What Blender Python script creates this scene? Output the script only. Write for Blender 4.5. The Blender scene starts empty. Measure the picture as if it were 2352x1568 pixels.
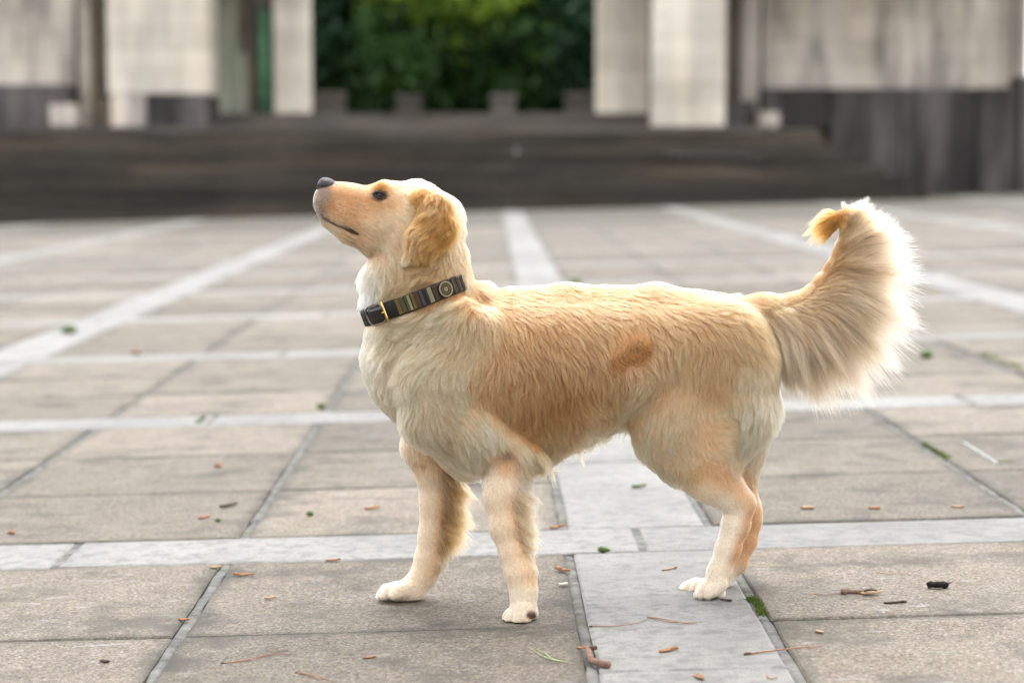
import bpy, bmesh, math, random
import numpy as np
from mathutils import Vector, Matrix, Quaternion
from mathutils.kdtree import KDTree

# ------------------------------------------------------------------ camera, sky, sun, exposure
SC = bpy.context.scene
COL = SC.collection
CAM_H = 0.78                      # eye height above the paving (photographer crouching)
FPX = 5000.0                      # focal length in pixels of a 2352 px wide frame
CU, CV = 1176.0, 784.0
PITCH = math.atan(419.0 / FPX)
cam_d = bpy.data.cameras.new('camera')
cam_d.sensor_width = 36.0
cam_d.lens = 36.0 * FPX / 2352.0
cam_d.clip_start = 0.05
cam_d.clip_end = 2000.0
cam_d.dof.use_dof = True
cam_d.dof.focus_distance = 3.72
cam_d.dof.aperture_fstop = 3.0
cam_d.dof.aperture_blades = 0
cam = bpy.data.objects.new('camera', cam_d)
COL.objects.link(cam)
cam.location = (0, 0, CAM_H)
cam.rotation_euler = (math.pi / 2 - PITCH, 0, 0)
SC.camera = cam

SUN_EL, SUN_AZ = math.radians(70), math.radians(12)   # azimuth from +Y (behind the dog) to the right
world = bpy.data.worlds.new('World')
SC.world = world
world.use_nodes = True
wn, wl = world.node_tree.nodes, world.node_tree.links
wn.clear()
sky = wn.new('ShaderNodeTexSky')
sky.sky_type = 'NISHITA'
sky.sun_disc = False
sky.sun_elevation = SUN_EL
sky.sun_rotation = SUN_AZ
sky.air_density = 1.0
sky.dust_density = 1.5
sky.ozone_density = 1.0
hs = wn.new('ShaderNodeHueSaturation')
hs.inputs['Saturation'].default_value = 0.10
bg = wn.new('ShaderNodeBackground')
bg.inputs['Strength'].default_value = 0.15
wo = wn.new('ShaderNodeOutputWorld')
wl.new(sky.outputs[0], hs.inputs['Color'])
wl.new(hs.outputs[0], bg.inputs['Color'])
wl.new(bg.outputs[0], wo.inputs['Surface'])

sun_d = bpy.data.lights.new('sun', 'SUN')
sun_d.energy = 0.5
sun_d.angle = math.radians(45)
sun_d.color = (1.0, 0.955, 0.89)
sun = bpy.data.objects.new('sun', sun_d)
COL.objects.link(sun)
sdir = Vector((math.sin(SUN_AZ) * math.cos(SUN_EL), math.cos(SUN_AZ) * math.cos(SUN_EL), math.sin(SUN_EL)))
sun.rotation_euler = sdir.to_track_quat('Z', 'Y').to_euler()
sun.location = sdir * 60

SC.view_settings.view_transform = 'Standard'
SC.view_settings.look = 'None'
SC.view_settings.exposure = 2.0
SC.view_settings.gamma = 1.0
SC.view_settings.use_curve_mapping = False
SC.render.engine = 'CYCLES'
SC.cycles.use_denoising = True
SC.cycles.max_bounces = 10
SC.cycles.glossy_bounces = 6
SC.cycles.diffuse_bounces = 4
SC.cycles.transmission_bounces = 8
SC.cycles.sample_clamp_indirect = 6.0

# ------------------------------------------------------------------ helpers
GS = 0.0262                       # the plaza rises to the right (drainage fall)
GYAW = math.atan(46.0 / FPX)      # paving axis relative to the view axis
def gz(x, y=0):
    return GS * x
def W(u, v, Y):
    """point on the ray of pixel (u, v) at depth Y"""
    x = (u - CU) / FPX; yu = (CV - v) / FPX
    cp, sp = math.cos(PITCH), math.sin(PITCH)
    t = Y / (cp + yu * sp)
    return Vector((t * x, Y, CAM_H + t * (-sp + yu * cp)))
def G(u, v, lift=0.0):
    """point where the ray of pixel (u, v) meets the paving"""
    x = (u - CU) / FPX; yu = (CV - v) / FPX
    cp, sp = math.cos(PITCH), math.sin(PITCH)
    dz = -sp + yu * cp; dy = cp + yu * sp
    t = (lift - CAM_H) / (dz - GS * x)
    return Vector((t * x, t * dy, CAM_H + t * dz))
def project(P):
    """world points (N,3) -> pixel coordinates"""
    cp, sp = math.cos(PITCH), math.sin(PITCH)
    dx = P[:, 0]; dy = P[:, 1]; dz = P[:, 2] - CAM_H
    f = dy * cp - dz * sp; up = dy * sp + dz * cp
    return CU + FPX * dx / f, CV - FPX * up / f

def tag(o, label=None, cat=None, group=None, kind=None):
    if label: o['label'] = label
    if cat: o['category'] = cat
    if group: o['group'] = group
    if kind: o['kind'] = kind
    return o
def empty(name, loc=(0, 0, 0), parent=None):
    o = bpy.data.objects.new(name, None)
    o.empty_display_size = 0.1
    COL.objects.link(o); o.location = loc
    if parent: o.parent = parent
    return o
def mesh_obj(name, me, mat=None, parent=None, loc=None):
    o = bpy.data.objects.new(name, me)
    COL.objects.link(o)
    if mat is not None and not me.materials: me.materials.append(mat)
    if parent is not None: o.parent = parent
    if loc is not None: o.location = loc
    return o
def py_mesh(name, verts, faces, smooth=False):
    me = bpy.data.meshes.new(name)
    me.from_pydata([tuple(v) for v in verts], [], [tuple(f) for f in faces])
    if smooth:
        me.polygons.foreach_set('use_smooth', [True] * len(me.polygons))
    me.update()
    return me
def bm_mesh(name, bm, smooth=False):
    me = bpy.data.meshes.new(name)
    bmesh.ops.recalc_face_normals(bm, faces=bm.faces)
    bm.to_mesh(me); bm.free()
    if smooth:
        me.polygons.foreach_set('use_smooth', [True] * len(me.polygons))
    return me
def box_mesh(name, x0, x1, y0, y1, z0, z1, bevel=0.0, seg=1):
    bm = bmesh.new()
    bmesh.ops.create_cube(bm, size=1.0)
    for v in bm.verts:
        v.co.x = x0 if v.co.x < 0 else x1
        v.co.y = y0 if v.co.y < 0 else y1
        v.co.z = z0 if v.co.z < 0 else z1
    if bevel:
        bmesh.ops.bevel(bm, geom=bm.edges[:], offset=bevel, segments=seg, affect='EDGES')
    return bm_mesh(name, bm)
def tube_mesh(name, pts, radii, n=8, flat=1.0, cap=True, up=Vector((0, 0, 1)), jitter=0.0, rnd=None):
    pts = [Vector(p) for p in pts]
    V, F = [], []
    for i, p in enumerate(pts):
        t = (pts[min(i + 1, len(pts) - 1)] - pts[max(i - 1, 0)]).normalized()
        s = t.cross(up)
        if s.length < 1e-4: s = t.cross(Vector((1, 0, 0)))
        s.normalize(); w = s.cross(t).normalized()
        r = radii[i] if hasattr(radii, '__len__') else radii
        for k in range(n):
            a = 2 * math.pi * k / n
            rr = r * (1 + (rnd.uniform(-jitter, jitter) if rnd else 0))
            V.append(p + s * math.cos(a) * rr + w * math.sin(a) * rr * flat)
    for i in range(len(pts) - 1):
        for k in range(n):
            k2 = (k + 1) % n
            F.append((i * n + k, i * n + k2, (i + 1) * n + k2, (i + 1) * n + k))
    if cap:
        F.append(tuple(range(n))[::-1]); b = (len(pts) - 1) * n
        F.append(tuple(b + k for k in range(n)))
    return py_mesh(name, V, F, True)

# ------------------------------------------------------------------ materials
class NT:
    """small node-tree builder"""
    def __init__(s, name):
        s.m = bpy.data.materials.new(name); s.m.use_nodes = True
        s.n = s.m.node_tree.nodes; s.l = s.m.node_tree.links
        s.n.clear()
        s.out = s.n.new('ShaderNodeOutputMaterial')
    def node(s, kind, **kw):
        n = s.n.new(kind)
        for k, v in kw.items(): setattr(n, k, v)
        return n
    def inp(s, node, key, val):
        if val is None: return
        if hasattr(val, 'is_output') or isinstance(val, bpy.types.NodeSocket): s.l.new(val, node.inputs[key])
        else: node.inputs[key].default_value = val
    def geo(s): return s.node('ShaderNodeNewGeometry').outputs['Position']
    def obj(s): return s.node('ShaderNodeTexCoord').outputs['Object']
    def rand(s): return s.node('ShaderNodeObjectInfo').outputs['Random']
    def mapping(s, vec, scale=(1, 1, 1), loc=(0, 0, 0)):
        n = s.node('ShaderNodeMapping'); s.l.new(vec, n.inputs['Vector'])
        n.inputs['Scale'].default_value = scale
        s.inp(n, 'Location', loc)
        return n.outputs[0]
    def noise(s, vec, scale, detail=3.0, rough=0.55, dist=0.0):
        n = s.node('ShaderNodeTexNoise')
        s.l.new(vec, n.inputs['Vector'])
        n.inputs['Scale'].default_value = scale; n.inputs['Detail'].default_value = detail
        n.inputs['Roughness'].default_value = rough; n.inputs['Distortion'].default_value = dist
        return n.outputs['Fac']
    def voro(s, vec, scale, feat='F1', out='Distance'):
        n = s.node('ShaderNodeTexVoronoi', feature=feat)
        s.l.new(vec, n.inputs['Vector']); n.inputs['Scale'].default_value = scale
        return n.outputs[out]
    def ramp(s, fac, stops):
        n = s.node('ShaderNodeValToRGB'); s.l.new(fac, n.inputs['Fac'])
        e = n.color_ramp.elements
        while len(e) < len(stops): e.new(0.5)
        for el, (p, c) in zip(e, stops):
            el.position = p
            el.color = (c, c, c, 1) if not hasattr(c, '__len__') else (*c, 1)
        return n.outputs['Color']
    def mix(s, fac, a, b, mode='MIX'):
        n = s.node('ShaderNodeMix', data_type='RGBA', blend_type=mode)
        s.inp(n, 0, fac)
        for i, v in ((6, a), (7, b)):
            if isinstance(v, (tuple, list)): n.inputs[i].default_value = (*v[:3], 1)
            else: s.inp(n, i, v)
        return n.outputs[2]
    def math(s, op, a, b=None, c=None, clamp=False):
        n = s.node('ShaderNodeMath', operation=op, use_clamp=clamp)
        s.inp(n, 0, a); s.inp(n, 1, b)
        if c is not None: s.inp(n, 2, c)
        return n.outputs[0]
    def bump(s, h, strength=0.3, dist=0.01, normal=None):
        n = s.node('ShaderNodeBump'); s.l.new(h, n.inputs['Height'])
        n.inputs['Strength'].default_value = strength; n.inputs['Distance'].default_value = dist
        if normal is not None: s.l.new(normal, n.inputs['Normal'])
        return n.outputs[0]
    def bsdf(s, color, rough=0.8, spec=0.3, normal=None, metallic=0.0, **kw):
        n = s.node('ShaderNodeBsdfPrincipled')
        if isinstance(color, (tuple, list)): n.inputs['Base Color'].default_value = (*color[:3], 1)
        else: s.l.new(color, n.inputs['Base Color'])
        s.inp(n, 'Roughness', rough); s.inp(n, 'Specular IOR Level', spec)
        n.inputs['Metallic'].default_value = metallic
        if normal is not None: s.l.new(normal, n.inputs['Normal'])
        for k, v in kw.items(): s.inp(n, k, v)
        s.l.new(n.outputs[0], s.out.inputs['Surface'])
        return s.m

def mat_simple(name, col, rough=0.7, spec=0.3, vary=0.25, scale=60.0, metallic=0.0, bump=0.15):
    t = NT(name); p = t.obj()
    n = t.noise(p, scale, 4)
    c = t.mix(t.ramp(n, [(0.3, 0), (0.7, 1)]), tuple(x * (1 - vary) for x in col), tuple(min(1, x * (1 + vary)) for x in col))
    return t.bsdf(c, rough, spec, t.bump(n, bump, 0.002), metallic)

def mat_slab():
    t = NT('exposed_aggregate_concrete'); p = t.geo()
    r = t.rand()
    big = t.noise(p, 1.3, 5, 0.6, 0.4)
    med = t.noise(p, 9.0, 5, 0.6)
    grain = t.noise(p, 420.0, 2, 0.7)
    cell = t.voro(p, 270.0, 'F1', 'Color')
    sep = t.node('ShaderNodeSeparateColor'); t.l.new(cell, sep.inputs[0])
    c = t.mix(t.ramp(big, [(0.36, 0), (0.64, 1)]), (0.225, 0.178, 0.130), (0.44, 0.352, 0.255))
    c = t.mix(t.math('MULTIPLY', t.ramp(med, [(0.35, 0), (0.7, 1)]), 0.55), c, (0.21, 0.192, 0.168))
    c = t.mix(0.75, c, t.mix(t.ramp(sep.outputs[0], [(0.0, 0), (1.0, 1)]), (0.10, 0.081, 0.061), (0.58, 0.485, 0.37)))
    c = t.mix(t.math('MULTIPLY', t.ramp(grain, [(0.28, 1), (0.5, 0)]), 0.55), c, (0.07, 0.062, 0.055))
    c = t.mix(t.ramp(sep.outputs[1], [(0.93, 0), (0.97, 0.8)]), c, (0.62, 0.59, 0.53))
    # pale lichen splashes and dark drips, greenish film
    v = t.noise(t.mapping(p, (1, 2.1, 1)), 16.0, 2, 0.5)
    c = t.mix(t.ramp(v, [(0.665, 0), (0.70, 0.55)]), c, (0.52, 0.52, 0.50))
    d = t.noise(t.mapping(p, (1, 1, 1), (7, 3, 0)), 5.0, 6, 0.65)
    c = t.mix(t.ramp(d, [(0.50, 0), (0.64, 0.75)]), c, (0.125, 0.108, 0.086))
    gfilm = t.noise(t.mapping(p, (1, 1, 1), (17, 31, 0)), 2.4, 5, 0.6)
    c = t.mix(t.ramp(gfilm, [(0.55, 0), (0.75, 0.35)]), c, (0.17, 0.18, 0.115))
    # dirt gathered along the slab's own edges
    sx = t.node('ShaderNodeSeparateXYZ'); t.l.new(t.obj(), sx.inputs[0])
    ed = t.math('MAXIMUM', t.math('ABSOLUTE', sx.outputs[0]), t.math('ABSOLUTE', sx.outputs[1]))
    ed = t.math('ADD', ed, t.math('MULTIPLY', t.math('SUBTRACT', d, 0.5), 0.10))
    c = t.mix(t.ramp(ed, [(0.295, 0), (0.335, 0.7)]), c, (0.085, 0.078, 0.058))
    tint = t.math('MULTIPLY_ADD', r, 0.22, 0.33)
    comb = t.node('ShaderNodeCombineColor')
    for i in range(3): t.l.new(tint, comb.inputs[i])
    c = t.mix(1.0, c, comb.outputs[0], 'MULTIPLY')
    h = t.math('ADD', grain, t.math('MULTIPLY', sep.outputs[0], 0.6))
    return t.bsdf(c, t.ramp(med, [(0.3, 0.66), (0.7, 0.8)]), 0.3, t.bump(h, 0.55, 0.0016))

def mat_band():
    t = NT('pale_band_stone'); p = t.geo(); r = t.rand()
    big = t.noise(p, 2.2, 5, 0.6, 0.3); med = t.noise(p, 30.0, 7, 0.72); fine = t.noise(p, 260.0, 3, 0.6)
    c = t.mix(t.ramp(big, [(0.35, 0), (0.65, 1)]), (0.42, 0.41, 0.39), (0.62, 0.60, 0.565))
    c = t.mix(t.ramp(med, [(0.47, 0), (0.62, 0.7)]), c, (0.26, 0.255, 0.245))
    c = t.mix(t.math('MULTIPLY', t.ramp(fine, [(0.34, 1), (0.52, 0)]), 0.5), c, (0.20, 0.19, 0.17))
    spots = t.voro(p, 42.0)
    c = t.mix(t.ramp(spots, [(0.05, 0.6), (0.09, 0)]), c, (0.10, 0.09, 0.08))
    tint = t.math('MULTIPLY_ADD', r, 0.14, 0.37)
    comb = t.node('ShaderNodeCombineColor')
    for i in range(3): t.l.new(tint, comb.inputs[i])
    c = t.mix(1.0, c, comb.outputs[0], 'MULTIPLY')
    return t.bsdf(c, 0.66, 0.3, t.bump(t.math('ADD', fine, med), 0.35, 0.0015))

def mat_mortar():
    t = NT('grey_mortar'); p = t.geo()
    a = t.noise(p, 22.0, 5, 0.65); b = t.noise(p, 240.0, 3, 0.7); g = t.noise(p, 7.0, 4, 0.6)
    c = t.mix(t.ramp(a, [(0.35, 0), (0.65, 1)]), (0.08, 0.079, 0.075), (0.21, 0.205, 0.19))
    c = t.mix(t.math('MULTIPLY', t.ramp(b, [(0.3, 1), (0.5, 0)]), 0.6), c, (0.07, 0.068, 0.06))
    c = t.mix(t.ramp(g, [(0.55, 0), (0.7, 0.5)]), c, (0.11, 0.125, 0.05))
    return t.bsdf(c, 0.85, 0.25, t.bump(t.math('ADD', a, b), 0.8, 0.004))
def mat_bed():
    t = NT('dark_joint_earth'); p = t.geo()
    a = t.noise(p, 14.0, 5, 0.65); g = t.noise(p, 4.0, 4, 0.6)
    c = t.mix(t.ramp(a, [(0.35, 0), (0.65, 1)]), (0.045, 0.04, 0.032), (0.12, 0.11, 0.09))
    c = t.mix(t.ramp(g, [(0.48, 0), (0.6, 0.8)]), c, (0.07, 0.095, 0.022))
    return t.bsdf(c, 0.95, 0.1, t.bump(a, 0.6, 0.006))

def mat_stone(name, lo, hi, stain, warm=(0.40, 0.30, 0.18), k=0.5, smap=(1.0, 1.0, 0.14), wmap=(1, 1, 0.4), vary=0.26):
    t = NT(name); p = t.geo(); r = t.rand()
    big = t.noise(p, 0.8, 5, 0.6); fine = t.noise(p, 14.0, 5, 0.6)
    streak = t.noise(t.mapping(p, smap), 1.9, 5, 0.62)
    wv = t.noise(t.mapping(p, wmap, (9, 2, 4)), 1.1, 4, 0.55)
    c = t.mix(t.ramp(big, [(0.35, 0), (0.65, 1)]), lo, hi)
    c = t.mix(t.math('MULTIPLY', t.ramp(wv, [(0.45, 0), (0.7, 1)]), 0.45), c, warm)
    c = t.mix(t.math('MULTIPLY', t.ramp(streak, [(0.44, 0), (0.60, 1)]), k), c, stain)
    c = t.mix(t.math('MULTIPLY', t.ramp(fine, [(0.35, 1), (0.6, 0)]), 0.2), c, stain)
    tint = t.math('MULTIPLY_ADD', r, vary, 1 - vary * 0.54)
    comb = t.node('ShaderNodeCombineColor')
    for i in range(3): t.l.new(tint, comb.inputs[i])
    c = t.mix(1.0, c, comb.outputs[0], 'MULTIPLY')
    return t.bsdf(c, 0.85, 0.25, t.bump(fine, 0.3, 0.01))

def mat_leaf(name, a, b, trans=0.35):
    t = NT(name); p = t.geo(); 
    n = t.noise(p, 1.1, 3); f = t.noise(p, 9.0, 2)
    c = t.mix(t.ramp(t.math('ADD', t.math('MULTIPLY', n, 0.7), t.math('MULTIPLY', f, 0.3)), [(0.38, 0), (0.62, 1)]), a, b)
    d = t.node('ShaderNodeBsdfPrincipled'); t.l.new(c, d.inputs['Base Color'])
    d.inputs['Roughness'].default_value = 0.5; d.inputs['Specular IOR Level'].default_value = 0.25
    tr = t.node('ShaderNodeBsdfTranslucent'); t.l.new(c, tr.inputs['Color'])
    ms = t.node('ShaderNodeMixShader'); ms.inputs[0].default_value = trans
    t.l.new(d.outputs[0], ms.inputs[1]); t.l.new(tr.outputs[0], ms.inputs[2])
    t.l.new(ms.outputs[0], t.out.inputs['Surface'])
    return t.m

M_SLAB, M_BAND, M_MORTAR, M_BED = mat_slab(), mat_band(), mat_mortar(), mat_bed()

# ------------------------------------------------------------------ the plaza: bed, slabs, bands, mortar
RND = random.Random(11)
bed_me = py_mesh('pavement', [(-400, -60, 0), (400, -60, 0), (400, 700, 0), (-400, 700, 0)], [(0, 1, 2, 3)])
pav = mesh_obj('pavement', bed_me, M_BED)
pav['kind'] = 'structure'
# local frame of the plaza: x across, y along the paving axis, tilted by the drainage fall
R_PAV = Matrix.Rotation(-math.atan(GS), 4, 'Y') @ Matrix.Rotation(GYAW, 4, 'Z')
pav.matrix_world = R_PAV @ Matrix.Translation((0, 0, -0.016))
LIFT = 0.016                      # slab tops in the bed's own frame

def slab_mesh(name, w, d, seed, n=5, jit=0.0016, bev=0.003, t=0.03):
    r = random.Random(seed); V, F = [], []
    per = []
    for i in range(n): per.append((-w / 2 + w * i / n, -d / 2))
    for i in range(n): per.append((w / 2, -d / 2 + d * i / n))
    for i in range(n): per.append((w / 2 - w * i / n, d / 2))
    for i in range(n): per.append((-w / 2, d / 2 - d * i / n))
    N = len(per)
    per = [(x - math.copysign(abs(r.gauss(0, jit)), x), y - math.copysign(abs(r.gauss(0, jit)), y)) for x, y in per]
    for x, y in per: V.append((x, y, -t))
    for x, y in per: V.append((x, y, -bev))
    for x, y in per:
        b = bev * r.uniform(0.8, 2.2)
        V.append((x - math.copysign(b, x), y - math.copysign(b, y), 0))
    for k in range(2):
        for i in range(N):
            j = (i + 1) % N
            F.append((k * N + i, k * N + j, (k + 1) * N + j, (k + 1) * N + i))
    F.append(tuple(2 * N + i for i in range(N)))
    return py_mesh(name, V, F)

SW, SD = 0.659, 0.662             # slab width and depth
JM, JT = 0.018, 0.006             # mortar joint, thin joint
BW = 0.288                        # band width
PX = BW + 4 * JM + 3 * SW         # lateral period
PY = BW - 0.008 + 4 * JT + 3 * SD # depth period
X0 = 0.206 * CAM_H                # left edge of the central band
Y0 = 4.258                        # near edge of the cross band
slab_vars = [slab_mesh('slab', SW, SD, s) for s in range(6)]
for m in slab_vars: m.materials.append(M_SLAB)
cells = []                        # (distance, kind, x, y)
def in_view(x, y, m=0.5):
    return y > 2.6 and abs(x + 0.0092 * y) < 0.2352 * y + m and y < 34.5
for i in range(-6, 7):
    for j in range(-1, 14):
        xb, yb = X0 + i * PX, Y0 + j * PY
        for a in range(3):
            for b in range(3):
                x = xb + BW + JM + a * (SW + JM) + SW / 2
                y = yb + (BW - 0.008) + JT + b * (SD + JT) + SD / 2
                if in_view(x, y): cells.append((0, y, x))
                elif in_view(x, y + 0.9, 5.0): cells.append((1, y, x))     # beside the frame
cells.sort()
far_v, far_f = [], []
for k, (side, y, x) in enumerate(cells):
    if k < 290 and not side:
        o = mesh_obj('slab', slab_vars[RND.randrange(6)], None, pav, (x, y, LIFT + RND.uniform(-0.0015, 0.0012)))
        o.rotation_euler = (RND.gauss(0, 0.0010), RND.gauss(0, 0.0010), RND.choice((0, math.pi)) + RND.gauss(0, 0.0012))
    else:
        b = len(far_v); e = 0.004; z = LIFT + RND.uniform(-0.001, 0.001)
        w, d = SW / 2, SD / 2
        far_v += [(x - w, y - d, z - e), (x + w, y - d, z - e), (x + w, y + d, z - e), (x - w, y + d, z - e),
                  (x - w + e, y - d + e, z), (x + w - e, y - d + e, z), (x + w - e, y + d - e, z), (x - w + e, y + d - e, z)]
        far_f += [(b + 4, b + 5, b + 6, b + 7)] + [(b + q, b + (q + 1) % 4, b + 4 + (q + 1) % 4, b + 4 + q) for q in range(4)]
if far_v:
    o = mesh_obj('far_slabs', py_mesh('far_slabs', far_v, far_f), M_SLAB, pav); o['kind'] = 'stuff'
# bands: the cross bands run through, the long bands butt against them
STONE = PX / 2 - 0.014
cb = [slab_mesh('band_stone', STONE, BW - 0.010, 40 + s, 6, 0.0012) for s in range(4)]
LB = (PY - BW) / 2 - 0.006
lb = [slab_mesh('band_stone', BW, LB, 50 + s, 6, 0.0012) for s in range(4)]
for m in cb + lb: m.materials.append(M_BAND)
for j in range(-1, 14):
    yb = Y0 + j * PY
    for i in range(-13, 14):
        x = 0.385 * CAM_H + PX / 4 + i * PX / 2
        if in_view(x, yb + 0.14, 5.0):
            o = mesh_obj('band_stone', RND.choice(cb), None, pav, (x, yb + (BW - 0.008) / 2, LIFT + RND.uniform(-0.001, 0.001)))
            o.rotation_euler = (0, 0, RND.choice((0, math.pi)) + RND.gauss(0, 0.0006))
    for i in range(-6, 7):
        xb = X0 + i * PX
        for q in range(2):
            y = yb + BW - 0.008 + 0.004 + LB / 2 + q * (LB + 0.006)
            if in_view(xb, y + 0.6, 5.0):
                o = mesh_obj('band_stone', RND.choice(lb), None, pav, (xb + BW / 2, y, LIFT + RND.uniform(-0.001, 0.001)))
                o.rotation_euler = (0, 0, RND.choice((0, math.pi)) + RND.gauss(0, 0.0008))
        # mortar beside the slabs: uneven strips, one per joint and bay
        for a in range(4):
            x = xb + BW + a * (SW + JM) + JM / 2
            if not in_view(x, yb + PY / 2 + 0.5, 5.0): continue
            n = 40 if yb < 12 else 10
            V, F = [], []
            L = PY - BW - 0.004
            for q in range(n + 1):
                yy = yb + BW + L * q / n
                h = LIFT - 0.0015 - abs(RND.gauss(0, 0.0016))
                e1, e2 = RND.gauss(0, 0.0012), RND.gauss(0, 0.0012)
                V += [(x - JM / 2 - 0.001 + e1, yy, h - 0.003), (x - JM * 0.28, yy, h), (x + JM * 0.28, yy, h - RND.uniform(0, 0.001)), (x + JM / 2 + 0.001 + e2, yy, h - 0.003)]
            for q in range(n):
                for c in range(3):
                    F.append((q * 4 + c, q * 4 + c + 1, q * 4 + c + 5, q * 4 + c + 4))
            mesh_obj('mortar_joint', py_mesh('mortar_joint', V, F, True), M_MORTAR, pav)
    # the wide mortar gap between stones of a cross band
    for i in range(-9, 10):
        x = 0.385 * CAM_H + i * PX / 2
        if in_view(x, yb, 0.3):
            me = py_mesh('mortar_joint', [(x - 0.012, yb + 0.004, LIFT - 0.003), (x + 0.012, yb + 0.004, LIFT - 0.003), (x + 0.012, yb + BW - 0.012, LIFT - 0.003), (x - 0.012, yb + BW - 0.012, LIFT - 0.003)], [(0, 1, 2, 3)])
            mesh_obj('mortar_joint', me, M_MORTAR, pav)

# ------------------------------------------------------------------ steps, buildings and trees behind
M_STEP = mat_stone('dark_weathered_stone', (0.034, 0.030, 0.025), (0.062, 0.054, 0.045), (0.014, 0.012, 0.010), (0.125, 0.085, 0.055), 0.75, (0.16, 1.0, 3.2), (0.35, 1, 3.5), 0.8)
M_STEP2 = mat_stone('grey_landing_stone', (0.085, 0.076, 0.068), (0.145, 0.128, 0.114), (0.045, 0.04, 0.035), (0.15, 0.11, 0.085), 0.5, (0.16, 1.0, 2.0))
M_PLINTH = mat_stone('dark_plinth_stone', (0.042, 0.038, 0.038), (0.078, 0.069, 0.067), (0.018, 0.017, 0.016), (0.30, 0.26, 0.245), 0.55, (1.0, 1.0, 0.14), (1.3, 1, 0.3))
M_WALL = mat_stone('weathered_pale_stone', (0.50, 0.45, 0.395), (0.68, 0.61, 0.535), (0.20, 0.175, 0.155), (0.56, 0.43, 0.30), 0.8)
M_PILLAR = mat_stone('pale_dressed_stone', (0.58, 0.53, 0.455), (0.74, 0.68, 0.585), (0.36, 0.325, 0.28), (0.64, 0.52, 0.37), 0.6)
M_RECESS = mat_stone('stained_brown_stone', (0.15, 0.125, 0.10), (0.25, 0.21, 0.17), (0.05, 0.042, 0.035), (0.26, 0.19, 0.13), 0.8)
M_COPPER = mat_simple('green_copper', (0.13, 0.30, 0.17), 0.7, 0.3, 0.3, 6.0)
M_STREAK = mat_stone('algae_streaked_panel', (0.33, 0.34, 0.28), (0.50, 0.50, 0.42), (0.12, 0.14, 0.10), (0.28, 0.34, 0.20), 0.85)

def XD(u, D): return (u - CU) * D / FPX
def ZD(v, D): return CAM_H + (365 - v) * D / FPX

steps = empty('stone_steps', (0, 32.5, -0.2))
tag(steps, 'wide dark weathered stone steps rising behind the dog', 'steps')
NS, RISE, TREAD = 8, 0.175, 0.32
for k in range(NS):
    y0 = 32.5 + k * TREAD; z1 = -0.2 + (k + 1) * RISE
    xr = 6.85 + (4.96 - 6.85) * k / (NS - 1)
    # each step: a row of blocks with slightly rounded nosings, joined as one tread
    bm = bmesh.new(); x = -10.4
    while x < xr - 0.05:
        w = min(RND.uniform(1.2, 1.7), xr - x)
        if xr - x - w < 0.5: w = xr - x
        g = bmesh.ops.create_cube(bm, size=1.0)['verts']
        dz, dy = RND.gauss(0, 0.004), RND.gauss(0, 0.005)
        for v in g:
            v.co.x = x + 0.004 if v.co.x < 0 else x + w - 0.004
            v.co.y = (y0 + dy) if v.co.y < 0 else 35.6 - 0.002 * k
            v.co.z = (z1 - RISE - (0.4 if k == 0 else 0.004)) if v.co.z < 0 else z1 + dz
        x += w
    bmesh.ops.bevel(bm, geom=[e for e in bm.edges if abs(e.verts[0].co.z - e.verts[1].co.z) < 1e-4 and e.verts[0].co.y < y0 + 0.1 and e.verts[1].co.y < y0 + 0.1 and e.verts[0].co.z > z1 - 0.1], offset=0.035, segments=2, affect='EDGES')
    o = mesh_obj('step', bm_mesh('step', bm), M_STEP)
    o.parent = steps; o.matrix_parent_inverse = Matrix.Translation((0, -32.5, 0.2))
def child(o, root):
    o.parent = root; o.matrix_parent_inverse = root.matrix_basis.inverted(); return o

up = empty('upper_steps', (0, 35.3, 1.2))
tag(up, 'grey upper landing steps leading to the gap between the pillars', 'steps')
for k, (y0, z0, z1, xl, xr) in enumerate([(35.3, 1.18, 1.302, -10.4, 4.1), (36.9, 1.29, 1.43, -5.2, 2.6), (37.3, 1.42, 1.556, -5.2, 2.6)]):
    child(mesh_obj('step', box_mesh('step', xl, xr, y0, 62.0 - 0.01 * k if k == 2 else 41.0 - 0.01 * k, z0, z1, 0.02, 2), M_STEP2), up)

def coursed(parent, name, x0, x1, y0, y1, z0, z1, mat, course=0.33, minw=0.55, proud=0.012, gap=0.012, seed=1):
    """a masonry body (one part) with its stone blocks as sub-parts"""
    r = random.Random(seed)
    core = child(mesh_obj(name, box_mesh(name, x0 + proud, x1 - proud, y0 + proud, y1, z0, z1), mat), parent)
    core.matrix_parent_inverse = parent.matrix_basis.inverted()
    z = z0; row = 0
    while z < z1 - 0.05:
        h = min(course, z1 - z)
        x = x0; 
        first = True
        while x < x1 - 0.02:
            w = r.uniform(minw, minw * 1.6)
            if first and row % 2: w *= 0.55
            first = False
            if x1 - x - w < minw * 0.45: w = x1 - x
            w = min(w, x1 - x)
            d = r.uniform(-0.003, 0.004)
            b = mesh_obj('stone_block', box_mesh('stone_block', x + gap / 2, x + w - gap / 2, y0 - d, y1 + 0.01 if w > (x1 - x0) * 0.9 else y0 + 0.16, z + gap / 2, z + h - gap / 2, 0.006), mat)
            child(b, core)
            x += w
        z += h; row += 1
    return core

TOP = 4.35
def plain(root, name, x0, x1, y0, y1, z0, z1, mat, bev=0.01):
    return child(mesh_obj(name, box_mesh(name, x0, x1, y0, y1, z0, z1, bev), mat), root)

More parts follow.
